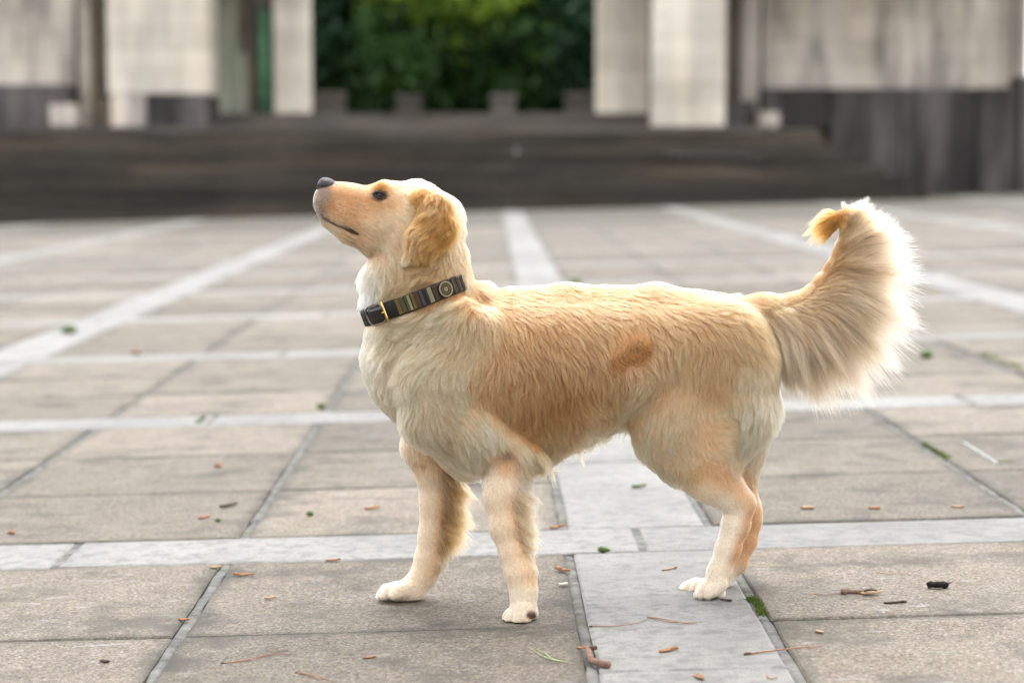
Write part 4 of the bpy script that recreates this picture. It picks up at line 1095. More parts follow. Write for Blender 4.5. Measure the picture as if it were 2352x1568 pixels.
    rdk.data.foreach_set('value', (np.clip((L / PXM - 8) / 22, 0.12, 1) * np.where(tg == TAGS.index('head'), 0.55, 1.0) * (1 - 0.6 * np.clip((colr[:, 1] - 0.30) / 0.22, 0, 1))).astype(np.float32))
    at = cu.attributes.new('fur_color', 'FLOAT_COLOR', 'CURVE')
    at.data.foreach_set('color', np.concatenate([colr, np.ones((n, 1))], 1).astype(np.float32).ravel())
    o = bpy.data.objects.new(name, cu); COL.objects.link(o)
    return o
def mat_fur():
    t = NT('dog_hair'); a = t.node('ShaderNodeAttribute'); a.attribute_name = 'fur_color'
    hi_ = t.node('ShaderNodeHairInfo')
    rd = t.node('ShaderNodeAttribute'); rd.attribute_name = 'root_shade'
    rootc = t.mix(rd.outputs['Fac'], a.outputs['Color'], (0.46, 0.35, 0.25), 'MULTIPLY')  # roots darkened: self-shadow between strands painted into the hair colour
    tipc = t.mix(0.06, a.outputs['Color'], (0.88, 0.78, 0.62))
    c = t.mix(t.ramp(hi_.outputs['Intercept'], [(0.0, 0), (0.6, 1)]), rootc, a.outputs['Color'])
    c = t.mix(t.ramp(hi_.outputs['Intercept'], [(0.55, 0), (1.0, 1)]), c, tipc)
    h = t.node('ShaderNodeBsdfHairPrincipled')
    h.model = 'CHIANG'; h.parametrization = 'COLOR'
    t.l.new(c, h.inputs['Color'])
    h.inputs['Roughness'].default_value = 0.38
    h.inputs['Radial Roughness'].default_value = 0.55
    h.inputs['IOR'].default_value = 1.28
    h.inputs['Coat'].default_value = 0.0
    h.inputs['Random Roughness'].default_value = 0.2
    t.l.new(h.outputs[0], t.out.inputs['Surface'])
    return t.m
M_FUR = mat_fur()
fur = grow('coat', NFUR, 6, {'torso': 1.0, 'neck': 1.1, 'head': 2.4, 'ear': 1.8, 'nf': 1.5, 'ff': 1.2, 'nh': 1.2, 'fh': 1.0, 'tail': 4.2})
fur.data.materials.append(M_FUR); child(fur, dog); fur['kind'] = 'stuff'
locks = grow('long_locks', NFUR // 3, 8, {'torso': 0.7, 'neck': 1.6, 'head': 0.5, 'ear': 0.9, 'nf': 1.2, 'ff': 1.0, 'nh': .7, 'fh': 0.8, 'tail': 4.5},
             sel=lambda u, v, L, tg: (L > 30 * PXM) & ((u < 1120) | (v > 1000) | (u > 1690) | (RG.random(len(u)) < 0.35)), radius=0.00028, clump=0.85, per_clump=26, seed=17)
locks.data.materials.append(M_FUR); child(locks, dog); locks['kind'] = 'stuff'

# ---- nose, eyes, whiskers
def body_surface(u, v):
    """first hit of the pixel's ray with the dog's skin"""
    ys = np.arange(3.5, 3.95, 0.001)
    P = np.array([W(u, v, y) for y in ys]); d = sdf_at(P)
    i = np.argmax(d < 0) if (d < 0).any() else len(ys) // 2
    return P[i]
M_NOSE = NT('nose_leather'); _p = M_NOSE.obj(); _v = M_NOSE.voro(_p, 420.0)
M_NOSE = M_NOSE.bsdf(M_NOSE.mix(M_NOSE.ramp(_v, [(0.1, 0), (0.6, 1)]), (0.018, 0.015, 0.017), (0.05, 0.043, 0.047)), 0.5, 0.4, M_NOSE.bump(_v, 0.5, 0.001))
bm = bmesh.new()
bmesh.ops.create_icosphere(bm, subdivisions=4, radius=1.0)
nc_ = np.array(W(748, 428, Yc(745)))
for v in bm.verts:
    x, y, z = v.co
    # a blunt wedge: flat front, rounded top, narrowing to the lip
    sx, sy, sz = 27 * PXM, 30 * PXM * (0.72 + 0.28 * max(z, -0.6)), 20 * PXM
    px, py, pz = x * sx, y * sy, z * sz
    if x < -0.35: px = -(0.35 + (abs(x) - 0.35) * 0.55) * sx
    for s in (-1, 1):              # nostrils, commas on each side
        d = math.hypot((x + 0.62) * 1.0, (z + 0.12) * 1.5) + abs(y - s * 0.55) * 1.1
        if d < 0.5: px += (0.5 - d) * 0.016; py -= s * (0.5 - d) * 0.010
        e = math.hypot((x + 0.15) * 0.8, (z + 0.30) * 2.4)
        if e < 0.4 and s * y > 0.5: py -= s * (0.4 - e) * 0.012
    v.co = (px, py, pz)
bmesh.ops.rotate(bm, verts=bm.verts, cent=(0, 0, 0), matrix=Matrix.Rotation(math.radians(10), 3, 'Y'))
o = mesh_obj('nose', bm_mesh('nose', bm, True), M_NOSE, None, tuple(nc_)); child(o, dog)

M_EYE = NT('eye'); M_EYE = M_EYE.bsdf((0.012, 0.007, 0.005), 0.06, 0.35)
M_LID = mat_simple('eyelid_skin', (0.022, 0.015, 0.013), 0.5, 0.35, 0.3, 200)
for s in (-1, 1):
    es = body_surface(873, 449)
    yc = Yc(873); c = Vector((es[0], es[1] + 0.0058, es[2]))
    if s > 0: c = Vector((c.x, 2 * yc - c.y, c.z))
    bm = bmesh.new(); bmesh.ops.create_uvsphere(bm, u_segments=28, v_segments=18, radius=10.5 * PXM)
    eye = mesh_obj('eye', bm_mesh('eye', bm, True), M_EYE, None, tuple(c)); child(eye, dog)
    # almond lids: a closed loop of skin lying round the ball
    pts, rr = [], []
    NL = 28
    for k in range(NL + 1):
        a = 2 * math.pi * k / NL
        x = math.cos(a) * 14.5 * PXM; z = math.sin(a) * (7.2 if math.sin(a) > 0 else 6.0) * PXM * (1 - 0.25 * abs(math.cos(a)) ** 3)
        rot = math.radians(-17); x, z = x * math.cos(rot) - z * math.sin(rot), x * math.sin(rot) + z * math.cos(rot)
        q = c + Vector((x, 0, z)); r2 = (12.0 * PXM) ** 2 - x * x - z * z
        y = c.y + s * math.sqrt(max(r2, (6.0 * PXM) ** 2))
        pts.append((q.x, y, q.z)); rr.append(3.0 * PXM)
    child(mesh_obj('eyelid', tube_mesh('eyelid', pts, rr, 8, up=Vector((0, 1, 0)), cap=False), M_LID), dog)

def hairs(name, strands, radius, col, mat):
    n = len(strands); k = len(strands[0])
    cu = bpy.data.hair_curves.new(name); cu.add_curves([k] * n)
    cu.attributes['position'].data.foreach_set('vector', np.array(strands, np.float32).ravel())
    ra = cu.attributes.get('radius') or cu.attributes.new('radius', 'FLOAT', 'POINT')
    ra.data.foreach_set('value', np.tile(radius * np.linspace(1, 0.25, k), n).astype(np.float32))
    at = cu.attributes.new('fur_color', 'FLOAT_COLOR', 'CURVE')
    at.data.foreach_set('color', np.tile(np.array([*col, 1], np.float32), n))
    o = bpy.data.objects.new(name, cu); COL.objects.link(o); cu.materials.append(mat); return o
R2 = random.Random(8); wh = []
for k in range(26):
    u, v = R2.uniform(735, 790), R2.uniform(455, 505)
    p = Vector(body_surface(u, v)); s = R2.choice((-1, -1, 1))
    if s > 0: p.y = 2 * Yc(u) - p.y
    L = R2.uniform(14, 34) * PXM
    d = Vector((-0.75 + 0.5 * (u - 735) / 55, 0.75 * s, R2.uniform(-0.55, 0.15))).normalized()
    wh.append([p + d * L * t + Vector((0.15, 0, -0.25)) * L * t * t for t in np.linspace(0, 1, 7)])
for k in range(0):                 # brow hairs
    u = R2.uniform(874, 890); p = Vector(W(u, 417, Yc(u) + R2.uniform(-30, 10) * PXM)); L = R2.uniform(18, 34) * PXM
    d = Vector((R2.uniform(-0.5, 0.1), -0.1, 1)).normalized()
    bend = R2.uniform(-0.3, 0.4); wh.append([p + d * L * t + Vector((bend, 0, -0.1)) * L * t * t for t in np.linspace(0, 1, 7)])
for k in range(7):                 # chin
    u = R2.uniform(742, 800); p = Vector(W(u, 512 + (u - 742) * .6, Yc(u) + R2.uniform(-20, 20) * PXM)); L = R2.uniform(14, 30) * PXM
    d = Vector((-0.3, R2.uniform(-.3, .3), -1)).normalized()
    wh.append([p + d * L * t for t in np.linspace(0, 1, 7)])
o = hairs('whiskers', wh, 0.00013, (0.9, 0.86, 0.8), M_FUR); child(o, dog); o['kind'] = 'stuff'
# dark whisker roots on the lip
for k in range(16):
    u = 768 + (k % 6) * 9 + R2.uniform(-3, 3); v = 462 + (k // 6) * 14 + (k % 6) * 4 + R2.uniform(-2, 2)
    p = body_surface(u, v)
    bm = bmesh.new(); bmesh.ops.create_icosphere(bm, subdivisions=1, radius=1.15 * PXM)
    child(mesh_obj('whisker_root', bm_mesh('whisker_root', bm, True), M_LID, None, (p[0], p[1] - 0.0036, p[2])), dog)

# ------------------------------------------------------------------ the collar
M_LEATHER = mat_simple('black_leather', (0.010, 0.0085, 0.0085), 0.6, 0.25, 0.3, 150.0)
M_PATENT = mat_simple('glossy_dark_leather', (0.014, 0.010, 0.009), 0.14, 0.6, 0.2, 40.0)
M_BRASS = mat_simple('brass', (0.75, 0.50, 0.16), 0.28, 0.5, 0.15, 60.0, metallic=1.0)
M_GUN = mat_simple('dark_metal', (0.20, 0.17, 0.15), 0.22, 0.5, 0.1, 60.0, metallic=1.0)
BEADS = {'gold': (0.17, 0.105, 0.022), 'brown': (0.085, 0.042, 0.014), 'cream': (0.34, 0.31, 0.17), 'lilac': (0.075, 0.065, 0.085), 'black': (0.012, 0.010, 0.009), 'olive': (0.085, 0.078, 0.026)}
M_BEAD = {k: mat_simple(k + '_beads', c, 0.25, 0.6, 0.2, 300.0) for k, c in BEADS.items()}
col_r = empty('dog_collar', tuple(c_mid))
tag(col_r, 'black leather beaded collar with brass buckle around the dog\'s neck', 'collar')
V_, F_ = [], []
prof = [(-BWID, 0.0), (-BWID, 0.0022), (-BWID + 0.001, 0.003), (BWID - 0.001, 0.003), (BWID, 0.0022), (BWID, 0.0), (BWID - 0.002, -0.001), (-BWID + 0.002, -0.001)]
for i in range(NTH):
    for (s, off) in prof: V_.append(ring_pt(2 * math.pi * i / NTH, s, off))
K = len(prof)
for i in range(NTH):
    for k in range(K):
        F_.append((i * K + k, i * K + (k + 1) % K, ((i + 1) % NTH) * K + (k + 1) % K, ((i + 1) % NTH) * K + k))
child(mesh_obj('strap', py_mesh('strap', V_, F_, True), M_LEATHER), col_r)
# angle on the ring whose pixel column is u (camera side)
tt = np.linspace(0, math.pi, 400)
tu, tv = project(np.array([ring_pt(t, 0, 0.003) for t in tt]))
def t_of(u): return float(np.interp(-u, -tu[::-1] if tu[0] > tu[-1] else -tu, tt[::-1] if tu[0] > tu[-1] else tt)) if False else float(tt[np.argmin(np.abs(tu - u))])
# bead rows: each stripe is a row of beads across the strap
pattern = [('gold', 3), ('brown', 1), ('olive', 3), ('black', 1), ('olive', 2), ('cream', 2), ('black', 1), ('gold', 2), ('brown', 4), ('black', 1), ('lilac', 2), ('black', 3), ('brown', 1), ('cream', 3), ('black', 1), ('brown', 3)]
ta, tb = t_of(912), t_of(1006)
total = sum(n for _, n in pattern); row = 0
bead = bmesh.new(); bmesh.ops.create_icosphere(bead, subdivisions=1, radius=1.0)
bv = np.array([v.co[:] for v in bead.verts]); bf = [[v.index for v in f.verts] for f in bead.faces]; bead.free()
def bead_row(name, centers, r, mat, root):
    VV = np.concatenate([bv * r + c for c in centers]); FF = [[i + k * len(bv) for i in f] for k in range(len(centers)) for f in bf]
    return child(mesh_obj(name, py_mesh(name, VV, FF, True), mat), root)
for colr, n in pattern:
    for k in range(n):
        t = ta + (tb - ta) * (row + 0.5) / total; row += 1
        nb = 12
        bead_row('bead_row', [ring_pt(t, -BWID + 0.0028 + (2 * BWID - 0.0056) * q / (nb - 1), 0.0034) for q in range(nb)], 0.00125, M_BEAD[colr], col_r)
# beads behind the medallion
t0, t1 = t_of(1040), t_of(1062)
for k, c in enumerate(['black', 'gold', 'brown', 'black', 'lilac', 'gold', 'black', 'brown']):
    t = t0 + (t1 - t0) * k / 7
    bead_row('bead_row', [ring_pt(t, -BWID + 0.0028 + (2 * BWID - 0.0056) * q / 11, 0.0034) for q in range(12)], 0.00125, M_BEAD[c], col_r)
# round beaded medallion
tm = t_of(1022); mc = ring_pt(tm, 0.0, 0.0048)
mn = math.cos(tm) * e1 + math.sin(tm) * e2
ma = np.cross(e3, mn); ma /= np.linalg.norm(ma)
med = child(mesh_obj('medallion', tube_mesh('medallion', [mc - mn * 0.0015, mc + mn * 0.001, mc + mn * 0.0016], [0.0125, 0.0125, 0.0105], 32, up=Vector(e3)), M_BEAD['brown']), col_r)
for rr, c, nb in ((0.0124, 'cream', 30), (0.0096, 'brown', 24), (0.0072, 'olive', 18), (0.0048, 'brown', 12), (0.0026, 'cream', 7), (0.0, 'gold', 1)):
    bead_row('bead_ring', [mc + mn * 0.0022 + rr * (math.cos(6.2832 * q / nb) * ma + math.sin(6.2832 * q / nb) * e3) for q in range(nb)], 0.0013, M_BEAD[c], med)
# buckle: glossy strap end passing through a brass frame, with its prong
tbk0, tbk1 = t_of(850), t_of(884)
V_, F_ = [], []; nb = 12
for i in range(nb + 1):
    t = tbk0 - 0.10 + (tbk1 - tbk0 + 0.10) * i / nb
    bulge = 0.004 + 0.003 * math.sin(math.pi * i / nb)
    for k in range(9):
        s = (k / 8 * 2 - 1); V_.append(ring_pt(t, s * 0.0135, bulge * (1 - 0.6 * abs(s) ** 4)))
for i in range(nb):
    for k in range(8): F_.append((i * 9 + k, i * 9 + k + 1, (i + 1) * 9 + k + 1, (i + 1) * 9 + k))
child(mesh_obj('strap_end', py_mesh('strap_end', V_, F_, True), M_PATENT), col_r)
loop = []
for k in range(41):
    a = 2 * math.pi * k / 40
    t = (tbk0 + tbk1) / 2 + (tbk1 - tbk0) / 2 * 1.1 * math.copysign(abs(math.cos(a)) ** 0.7, math.cos(a))
    s = 0.0178 * math.copysign(abs(math.sin(a)) ** 0.7, math.sin(a))
    loop.append(ring_pt(t, s, 0.0065))
buckle = child(mesh_obj('buckle', tube_mesh('buckle', loop, 0.0012, 8, up=Vector(mn), cap=False), M_GUN), col_r)
child(mesh_obj('prong', tube_mesh('prong', [ring_pt(t_of(888), 0, 0.009), ring_pt(t_of(884), 0, 0.0095), ring_pt(t_of(881), 0, 0.009)], [0.0012, 0.0012, 0.0008], 6), M_BRASS), buckle)
child(mesh_obj('keeper_bar', tube_mesh('keeper_bar', [ring_pt(t_of(887), s, 0.0075) for s in (-0.018, -0.009, 0, 0.009, 0.018)], 0.0021, 8, up=Vector(mn)), M_BRASS), buckle)

# ------------------------------------------------------------------ litter on the paving
M_ORANGE = mat_simple('orange_bud_scale', (0.30, 0.135, 0.055), 0.6, 0.3, 0.35, 120)
M_TANL = mat_simple('tan_scale', (0.36, 0.25, 0.15), 0.6, 0.3, 0.3, 120)
M_DARKB = mat_simple('dark_brown_bark', (0.055, 0.033, 0.025), 0.8, 0.2, 0.5, 90, bump=0.6)
M_TWIG = mat_simple('twig_bark', (0.17, 0.105, 0.075), 0.8, 0.2, 0.4, 110, bump=0.6)
M_NEEDLE = mat_simple('dry_pine_needle', (0.24, 0.115, 0.055), 0.5, 0.35, 0.3, 60)
M_GNEEDLE = mat_simple('green_pine_needle', (0.30, 0.36, 0.17), 0.5, 0.35, 0.3, 60)
M_GREENB = mat_simple('green_bud', (0.06, 0.10, 0.018), 0.55, 0.3, 0.5, 130, bump=0.5)
M_CHAR = mat_simple('blackened_bark', (0.014, 0.010, 0.009), 0.85, 0.2, 0.5, 120, bump=0.8)
M_PALE = mat_simple('pale_flake', (0.62, 0.55, 0.42), 0.7, 0.3, 0.2, 100)
M_MOSS = mat_leaf('moss', (0.05, 0.075, 0.010), (0.15, 0.20, 0.03), 0.3)
def needle(name, uvs, mat, label, r=0.0007, fork=None, group=None, knob=True):
    """a bundle of needles lying on the paving, along pixels uvs; fork = second needle"""
    root = empty(name, tuple(G(*uvs[0], 0.0)))
    tag(root, label, 'pine needle' if 'needle' in name else 'stalk', group)
    for path in [uvs] + ([fork] if fork else []):
        P = [G(u, v, r + 0.0004 + 0.0022 * math.sin(math.pi * i / (len(path) - 1))) for i, (u, v) in enumerate(path)]
        # smooth the path
        Q2 = []
        for i in range(len(P) - 1):
            p0, p1, p2, p3 = P[max(i - 1, 0)], P[i], P[i + 1], P[min(i + 2, len(P) - 1)]
            for t in (0, .25, .5, .75):
                Q2.append(0.5 * ((2 * p1) + (p2 - p0) * t + (2 * p0 - 5 * p1 + 4 * p2 - p3) * t * t + (3 * p1 - p0 - 3 * p2 + p3) * t ** 3))
        Q2.append(P[-1]); n = len(Q2)
        child(mesh_obj('needle', tube_mesh('needle', Q2, [r * (1.15 - 0.75 * (i / n) ** 2) for i in range(n)], 6), mat), root)
    if knob:
        a, b = G(*uvs[0], r * 1.5), G(*uvs[1], r * 1.5); d = (b - a).normalized()
        child(mesh_obj('sheath', tube_mesh('sheath', [a - d * 0.004, a, a + d * 0.010], [r * 1.2, r * 2.0, r * 1.3], 7), M_DARKB), root)
    return root
needle('pine_needle', [(512, 1522), (570, 1513), (625, 1503), (683, 1501)], M_NEEDLE, 'pair of dry brown pine needles on the dark slab, left of the dog', fork=[(512, 1522), (568, 1514), (610, 1503), (662, 1491)])
needle('pine_needle', [(682, 1544), (720, 1549), (770, 1566)], M_NEEDLE, 'dry brown pine needles at the bottom edge, left of centre', fork=[(682, 1544), (716, 1550), (748, 1568)])
needle('pine_needle', [(1304, 1520), (1272, 1513), (1248, 1497), (1222, 1486)], M_GNEEDLE, 'pale green pine needles lying below the near front paw', fork=[(1304, 1520), (1270, 1514), (1240, 1502), (1215, 1484)], knob=False)
needle('pine_needle', [(1358, 1438), (1420, 1436), (1470, 1428), (1492, 1416)], M_NEEDLE, 'long curved dry pine needle crossing the dark mortar onto the pale stone')
needle('pine_needle', [(1486, 1415), (1520, 1424), (1560, 1429), (1612, 1427)], M_NEEDLE, 'dry pine needle on the pale stone below the hind paws', fork=[(1486, 1415), (1525, 1421), (1570, 1430), (1600, 1431)], knob=False)
needle('pine_needle', [(1714, 1501), (1770, 1494), (1830, 1487), (1893, 1483)], M_NEEDLE, 'thick reddish pine needle from pale stone onto the right slab', r=0.0013)
needle('dry_stalk', [(2012, 1312), (2040, 1317), (2068, 1314), (2092, 1318)], M_TANL, 'thin pale dry stalk on the right slab above the bark', r=0.0007, knob=False)
needle('dry_stalk', [(1862, 1362), (1895, 1365), (1925, 1361), (1950, 1348)], M_NEEDLE, 'thin curved brown stalk beside the broken bark piece', r=0.0006, knob=False)

def scale_leaf(uv0, uv1, w, mat, label, name='bud_scale', cat='bud scale', group='dry bud scales on the slabs', th=0.0012, curl=0.3, head=None):
    """a curled sliver from pixel uv0 to uv1, w metres wide"""
    a, b = G(*uv0, 0.0), G(*uv1, 0.0); L = (b - a).length; ax = (b - a).normalized()
    up = Vector((-GS, 0, 1)).normalized(); sd = up.cross(ax).normalized()
    V, Fc = [], []; n, m = 9, 5
    for layer in (0, 1):
        for i in range(n):
            x = i / (n - 1); ww = w * (math.sin(math.pi * (0.08 + 0.86 * x ** 0.8))) ** 0.8
            for j in range(m):
                y = (j / (m - 1) * 2 - 1)
                z = 0.0006 + curl * w * y * y * 0.7 + 0.10 * L * (x - .3) ** 2 + (th if layer else 0)
                V.append(a + ax * (L * x) + sd * (ww / 2 * y) + up * z)
    N0 = n * m
    for i in range(n - 1):
        for j in range(m - 1):
            q = (i * m + j, i * m + j + 1, (i + 1) * m + j + 1, (i + 1) * m + j)
            Fc.append(q[::-1]); Fc.append(tuple(N0 + k for k in q))
    rim = [j for j in range(m)] + [i * m + m - 1 for i in range(1, n)] + [(n - 1) * m + j for j in range(m - 2, -1, -1)] + [i * m for i in range(n - 2, 0, -1)]
    for k in range(len(rim)):
        p, q = rim[k], rim[(k + 1) % len(rim)]; Fc.append((p, q, N0 + q, N0 + p))
    if not head:
        o = mesh_obj(name, py_mesh(name, V, Fc, True), mat)
        return tag(o, label, cat, group)
    root = empty(name, tuple(a)); tag(root, label, cat, group)
    child(mesh_obj('blade', py_mesh('blade', V, Fc, True), mat), root)
    p = a if head > 0 else b; d = ax * (1 if head > 0 else -1)
    child(mesh_obj('bud_tip', tube_mesh('bud_tip', [p - d * w * .5 + up * w * .3, p - d * w * .2 + up * w * .4, p + d * w * .3 + up * w * .4, p + d * w * .8 + up * w * .3], [w * .10, w * .24, w * .26, w * .14], 7), M_DARKB if mat is not M_ORANGE else M_ORANGE), root)
    return root
S = scale_leaf
S((540, 1321), (584, 1322), .010, M_ORANGE, 'orange-brown bud scale with a thick head under the pale band, left slab', head=1)
S((607, 1375), (634, 1374), .009, M_TANL, 'small tan bud scale in the middle of the left slab')
S((482, 1305), (510, 1304), .010, M_TANL, 'pale tan scale at the band edge, top of the left mortar joint')
S((410, 1424), (434, 1426), .010, M_ORANGE, 'pale orange husk lying in the left mortar joint')
S((230, 1519), (252, 1523), .009, M_DARKB, 'dark brown husk on the lower left slab')
S((834, 1513), (864, 1510), .007, M_NEEDLE, 'thin brown sliver on the slab below the far front paw')
S((748, 1289), (782, 1287), .010, M_ORANGE, 'orange scale at the band edge, left of the far front leg')
S((1280, 1310), (1310, 1314), .014, M_ORANGE, 'orange husk on the slab just right of the near front leg', head=1)
S((1284, 1345), (1305, 1343), .012, M_PALE, 'pale flake on the slab right of the near front leg')
S((1520, 1311), (1552, 1306), .007, M_TANL, 'thin tan sliver on the pale stone left of the hind paws', head=-1)
S((1514, 1499), (1552, 1493), .011, M_ORANGE, 'orange-red bud scale on the pale stone near the bottom', head=-1)
S((1872, 1449), (1892, 1456), .008, M_TANL, 'small pinkish sliver on the lower right slab')
S((1598, 1552), (1616, 1564), .012, M_NEEDLE, 'brown husk at the bottom edge on the pale stone')
S((2030, 1387), (2078, 1385), .008, M_DARKB, 'dark brown stalk-like scale on the right slab below the bark', head=-1)
S((1840, 1168), (1870, 1170), .020, M_TANL, 'faint tan leaf beyond the cross band, right of the hock')
S((505, 1166), (545, 1160), .016, M_DARKB, 'small dark twig piece on the slab beyond the left band')
S((838, 1170), (872, 1167), .015, M_ORANGE, 'orange flake on the slab beyond the band, left of the far foreleg')
S((455, 1192), (482, 1188), .014, M_ORANGE, 'reddish flake beyond the band near the left joint')
S((1262, 1214), (1292, 1211), .012, M_ORANGE, 'orange scale on the band edge between the front and hind legs', head=-1)
S((1452, 1120), (1484, 1117), .018, M_GREENB, 'green leaf fragment on the pale stone under the belly')
S((495, 1070), (508, 1073), .022, M_ORANGE, 'bright orange flake on the slabs in the left middle distance')
S((305, 812), (325, 815), .05, M_TANL, 'blurred tan leaf on the far band at left')
S((20, 1224), (34, 1227), .016, M_ORANGE, 'orange-brown flake at the left edge beyond the band')
S((2185, 1165), (2215, 1167), .014, M_TANL, 'yellowish flake beyond the band at far right')
S((1995, 1168), (2022, 1170), .014, M_ORANGE, 'brownish flake beyond the band in the right middle')

def lump(uv, r, mat, label, name, cat, sx=1.4, sy=1.0, sz=0.7, seed=0, tip=False, group=None):
    rr = random.Random(seed); p = G(*uv, 0.0)
    bm = bmesh.new(); bmesh.ops.create_icosphere(bm, subdivisions=3, radius=1)
    ph = [rr.uniform(0, 6.28) for _ in range(6)]
    for v in bm.verts:
        x, y, z = v.co
        k = 1 + 0.13 * math.sin(4 * x + ph[0]) * math.cos(5 * y + ph[1]) + 0.09 * math.sin(9 * z + ph[2] + 6 * x) + 0.05 * math.sin(15 * y + ph[3])
        if tip: k *= 1; y *= (1 - 0.55 * max(x, 0)); z *= (1 - 0.55 * max(x, 0)); x *= 1 + 0.35 * max(x, 0)
        v.co = (x * r * sx * k, y * r * sy * k, z * r * sz * k)
    o = mesh_obj(name, bm_mesh(name, bm, True), mat, None, (p.x, p.y, p.z + r * sz * 0.82))
    o.rotation_euler = (0, 0, rr.uniform(-0.3, 0.3))
    return tag(o, label, cat, group)
lump((1386, 1268), .0085, M_GREENB, 'green pointed bud lying on the pale cross band', 'green_bud', 'bud', 1.25, 1.0, .8, 3, True)
lump((712, 1183), .0068, M_GREENB, 'small dark green bud on the slab beyond the left band', 'green_bud', 'bud', 1.3, 1, .8, 4)
lump((500, 1197), .005, M_GREENB, 'tiny dark green speck beyond the left band', 'green_bud', 'bud', 1.3, 1, .8, 5)
lump((158, 765), .03, M_GREENB, 'blurred green clump on the far diagonal band at left', 'leaf_clump', 'leaf', 1.2, 1, .7, 6)
lump((1322, 656), .03, M_GREENB, 'blurred green clump just above the dog\'s back', 'leaf_clump', 'leaf', 1.2, 1, .8, 7)
lump((2128, 822), .02, M_GREENB, 'blurred green clump right of the tail', 'leaf_clump', 'leaf', 1.2, 1, .8, 9)
# blackened bark chunk with its stub
root = empty('bark_chunk', tuple(G(2155, 1343))); tag(root, 'blackened chunk of bark on the right slab', 'bark')
pts = [G(2132, 1342, .006), G(2136, 1342, .0078), G(2144, 1342, .007), G(2153, 1342, .0085), G(2162, 1342, .007), G(2170, 1342, .0078), G(2176, 1342, .005)]
child(mesh_obj('bark', tube_mesh('bark', pts, [.0045, .0072, .0062, .0078, .0063, .0066, .003], 9, flat=.85, jitter=.32, rnd=random.Random(1)), M_CHAR), root)
child(mesh_obj('stub', tube_mesh('stub', [G(2172, 1340, .007), G(2180, 1338, .009), G(2188, 1336, .0095)], [.0025, .002, .0014], 6), M_TWIG), root)
child(mesh_obj('stub', tube_mesh('stub', [G(2166, 1345, .004), G(2172, 1347, .003)], [.003, .002], 6), M_GREENB), root)
# broken twig with a torn flap
root = empty('broken_twig', tuple(G(1980, 1360))); tag(root, 'broken brown twig with torn bark flap on the right slab', 'twig')
child(mesh_obj('twig', tube_mesh('twig', [G(1932, 1357, .006), G(1938, 1358, .005), G(1955, 1358, .004), G(1975, 1359, .004), G(1990, 1359, .004)], [.0045, .0058, .0035, .004, .003], 8, jitter=.12, rnd=random.Random(2)), M_TWIG), root)
fl = [G(1972, 1360, .002), G(1990, 1361, .004), G(2010, 1360, .005), G(2028, 1355, .008)]
child(mesh_obj('bark_flap', tube_mesh('bark_flap', fl, [.005, .0075, .006, .0015], 8, flat=.4), M_TANL), root)
child(mesh_obj('side_shoot', tube_mesh('side_shoot', [G(1985, 1356, .008), G(2003, 1353, .013), G(2014, 1355, .010)], [.002, .0025, .002], 6), M_TWIG), root)
child(mesh_obj('leaf_bit', tube_mesh('leaf_bit', [G(1990, 1354, .011), G(2000, 1351, .014), G(2008, 1352, .012)], [.002, .004, .001], 6, flat=.3), M_GREENB), root)
# forked twig at the foot of the pale stone
root = empty('forked_twig', tuple(G(1370, 1510))); tag(root, 'knobbly forked brown twig at the edge of the pale stone', 'twig')
child(mesh_obj('stem', tube_mesh('stem', [G(1349, 1483, .006), G(1352, 1495, .007), G(1353, 1505, .0065), G(1358, 1515, .006), G(1372, 1521, .006), G(1386, 1524, .006), G(1399, 1526, .0062)], [.003, .0052, .005, .0056, .0053, .0058, .0055], 10, jitter=.08, rnd=random.Random(4)), M_TWIG), root)
child(mesh_obj('side_shoot', tube_mesh('side_shoot', [G(1352, 1491, .007), G(1362, 1488, .008), G(1371, 1486, .009)], [.004, .0035, .003], 8, jitter=.1, rnd=random.Random(5)), M_DARKB), root)
S((1324, 1490), (1350, 1490), .008, M_ORANGE, 'orange scale tucked against the forked twig')
root = mesh_obj('curled_stalk', tube_mesh('curled_stalk', [G(1762, 1548, .002), G(1764, 1556, .003), G(1772, 1558, .003), G(1784, 1556, .004), G(1786, 1550, .006)], .0009, 6), M_NEEDLE)
tag(root, 'small curled reddish stalk on the pale stone at the bottom', 'stalk')
root = mesh_obj('dark_twig', tube_mesh('dark_twig', [G(1655, 1376, .003), G(1666, 1377, .003), G(1678, 1378, .0032), G(1682, 1378, .003)], [.0014, .0016, .0024, .001], 7), M_DARKB)
tag(root, 'short dark twig touching the near hind paw', 'twig')
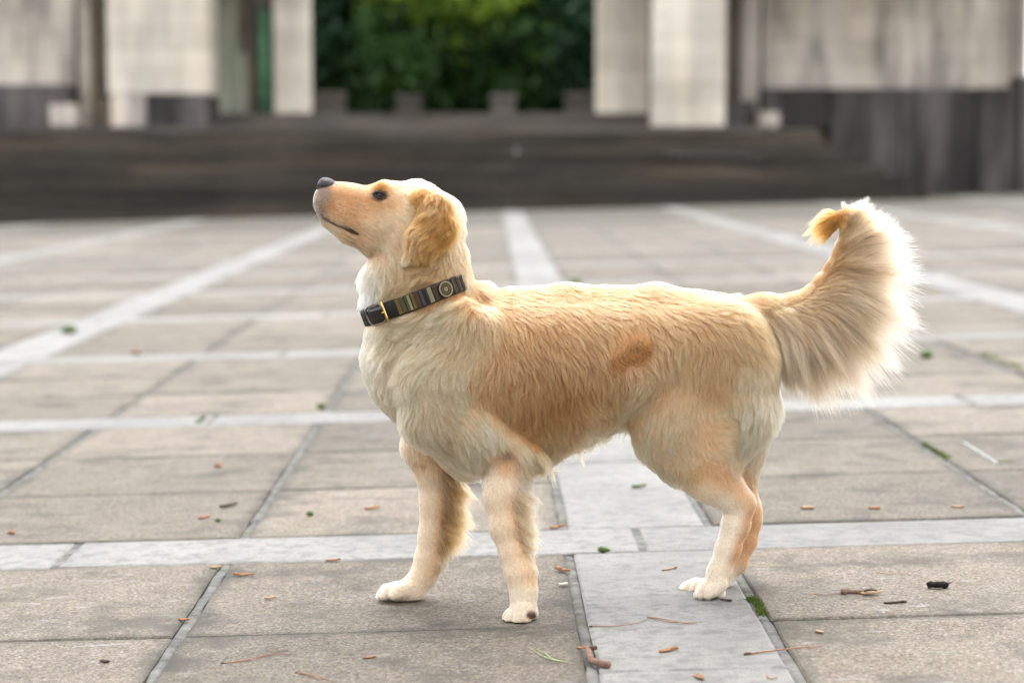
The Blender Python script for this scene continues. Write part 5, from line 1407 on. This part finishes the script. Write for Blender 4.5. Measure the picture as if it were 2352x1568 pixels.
# moss cushions in the joints: tiny upright blades
def moss(path, n, spread, h, seed, name='moss', label='', mat=None):
    r = random.Random(seed); V, Fc = [], []
    up = Vector((-GS, 0, 1)).normalized()
    for _ in range(n):
        t = r.random() ** 1.0 * (len(path) - 1); i = min(int(t), len(path) - 2); f = t - i
        u, v = path[i][0] * (1 - f) + path[i + 1][0] * f, path[i][1] * (1 - f) + path[i + 1][1] * f
        p = G(u + r.gauss(0, spread), v + r.gauss(0, spread * 0.35), -0.003)
        a = r.uniform(0, 6.28); d = Vector((math.cos(a), math.sin(a), 0)); e = Vector((-d.y, d.x, 0))
        hh = h * r.uniform(.5, 1.3); w = hh * r.uniform(.25, .45); lean = d * hh * r.uniform(.1, .7)
        b = len(V)
        V += [p - e * w * .5, p + e * w * .5, p + e * w * .4 + lean * .5 + up * hh * .7, p + lean + up * hh, p - e * w * .4 + lean * .5 + up * hh * .7]
        Fc.append((b, b + 1, b + 2, b + 3, b + 4))
    o = mesh_obj(name, py_mesh(name, V, Fc), mat or M_MOSS); o['kind'] = 'stuff'
    return tag(o, label, 'moss' if name == 'moss' else 'weed')
moss([(1722, 1375), (1738, 1385), (1746, 1400), (1752, 1412)], 420, 6, .006, 1, label='bright green moss cushion in the joint behind the hind paws')
moss([(1756, 1416), (1800, 1413), (1870, 1408)], 160, 7, .0035, 2, label='thin line of moss along the right slab joint')
moss([(2180, 1402), (2250, 1394), (2340, 1388)], 200, 14, .0025, 3, label='yellowish moss film at the far right slab edge')
moss([(2255, 815), (2300, 832), (2352, 850)], 170, 5, .011, 4, label='green weeds in the far joint at the right edge', name='weeds')
moss([(2120, 1022), (2180, 1055)], 260, 4, .008, 5, label='moss in the diagonal joint at the right')
moss([(2212, 1015), (2290, 1064), (2330, 1066)], 300, 2, .006, 6, label='green moss line around the pale inset at right')
moss([(736, 942), (742, 936)], 60, 4, .014, 7, label='tiny weed at the band edge left of the dog', name='weeds')
moss([(455, 975), (470, 962)], 80, 3, .010, 8, label='moss in the band joint at the left', name='moss')
moss([(1945, 912), (1956, 914)], 60, 4, .016, 9, label='tiny green weed under the tail', name='weeds')

# pale metal frame of an inset cover, sunk flush in the right-hand slabs
fr = empty('cover_frame', tuple(G(2290, 1064))); tag(fr, 'pale metal edge of an inset cover at the right', 'cover frame')
M_ZINC = mat_simple('weathered_zinc', (0.22, 0.22, 0.20), 0.5, 0.4, 0.25, 40)
for (a, b) in (((2212, 1016), (2290, 1064)), ((2292, 1067), (2420, 1064))):
    A, B = G(*a, 0.0), G(*b, 0.0); d = (B - A).normalized(); s = Vector((-d.y, d.x, 0)).normalized() * 0.006; up_ = Vector((0, 0, 1))
    V = [A - s + up_ * -.004, A + s + up_ * -.004, B + s + up_ * -.004, B - s + up_ * -.004, A - s * .8 + up_ * .003, A + s * .8 + up_ * .003, B + s * .8 + up_ * .003, B - s * .8 + up_ * .003]
    child(mesh_obj('frame_bar', py_mesh('frame_bar', V, [(4, 5, 6, 7), (0, 1, 5, 4), (1, 2, 6, 5), (2, 3, 7, 6), (3, 0, 4, 7)]), M_ZINC), fr)
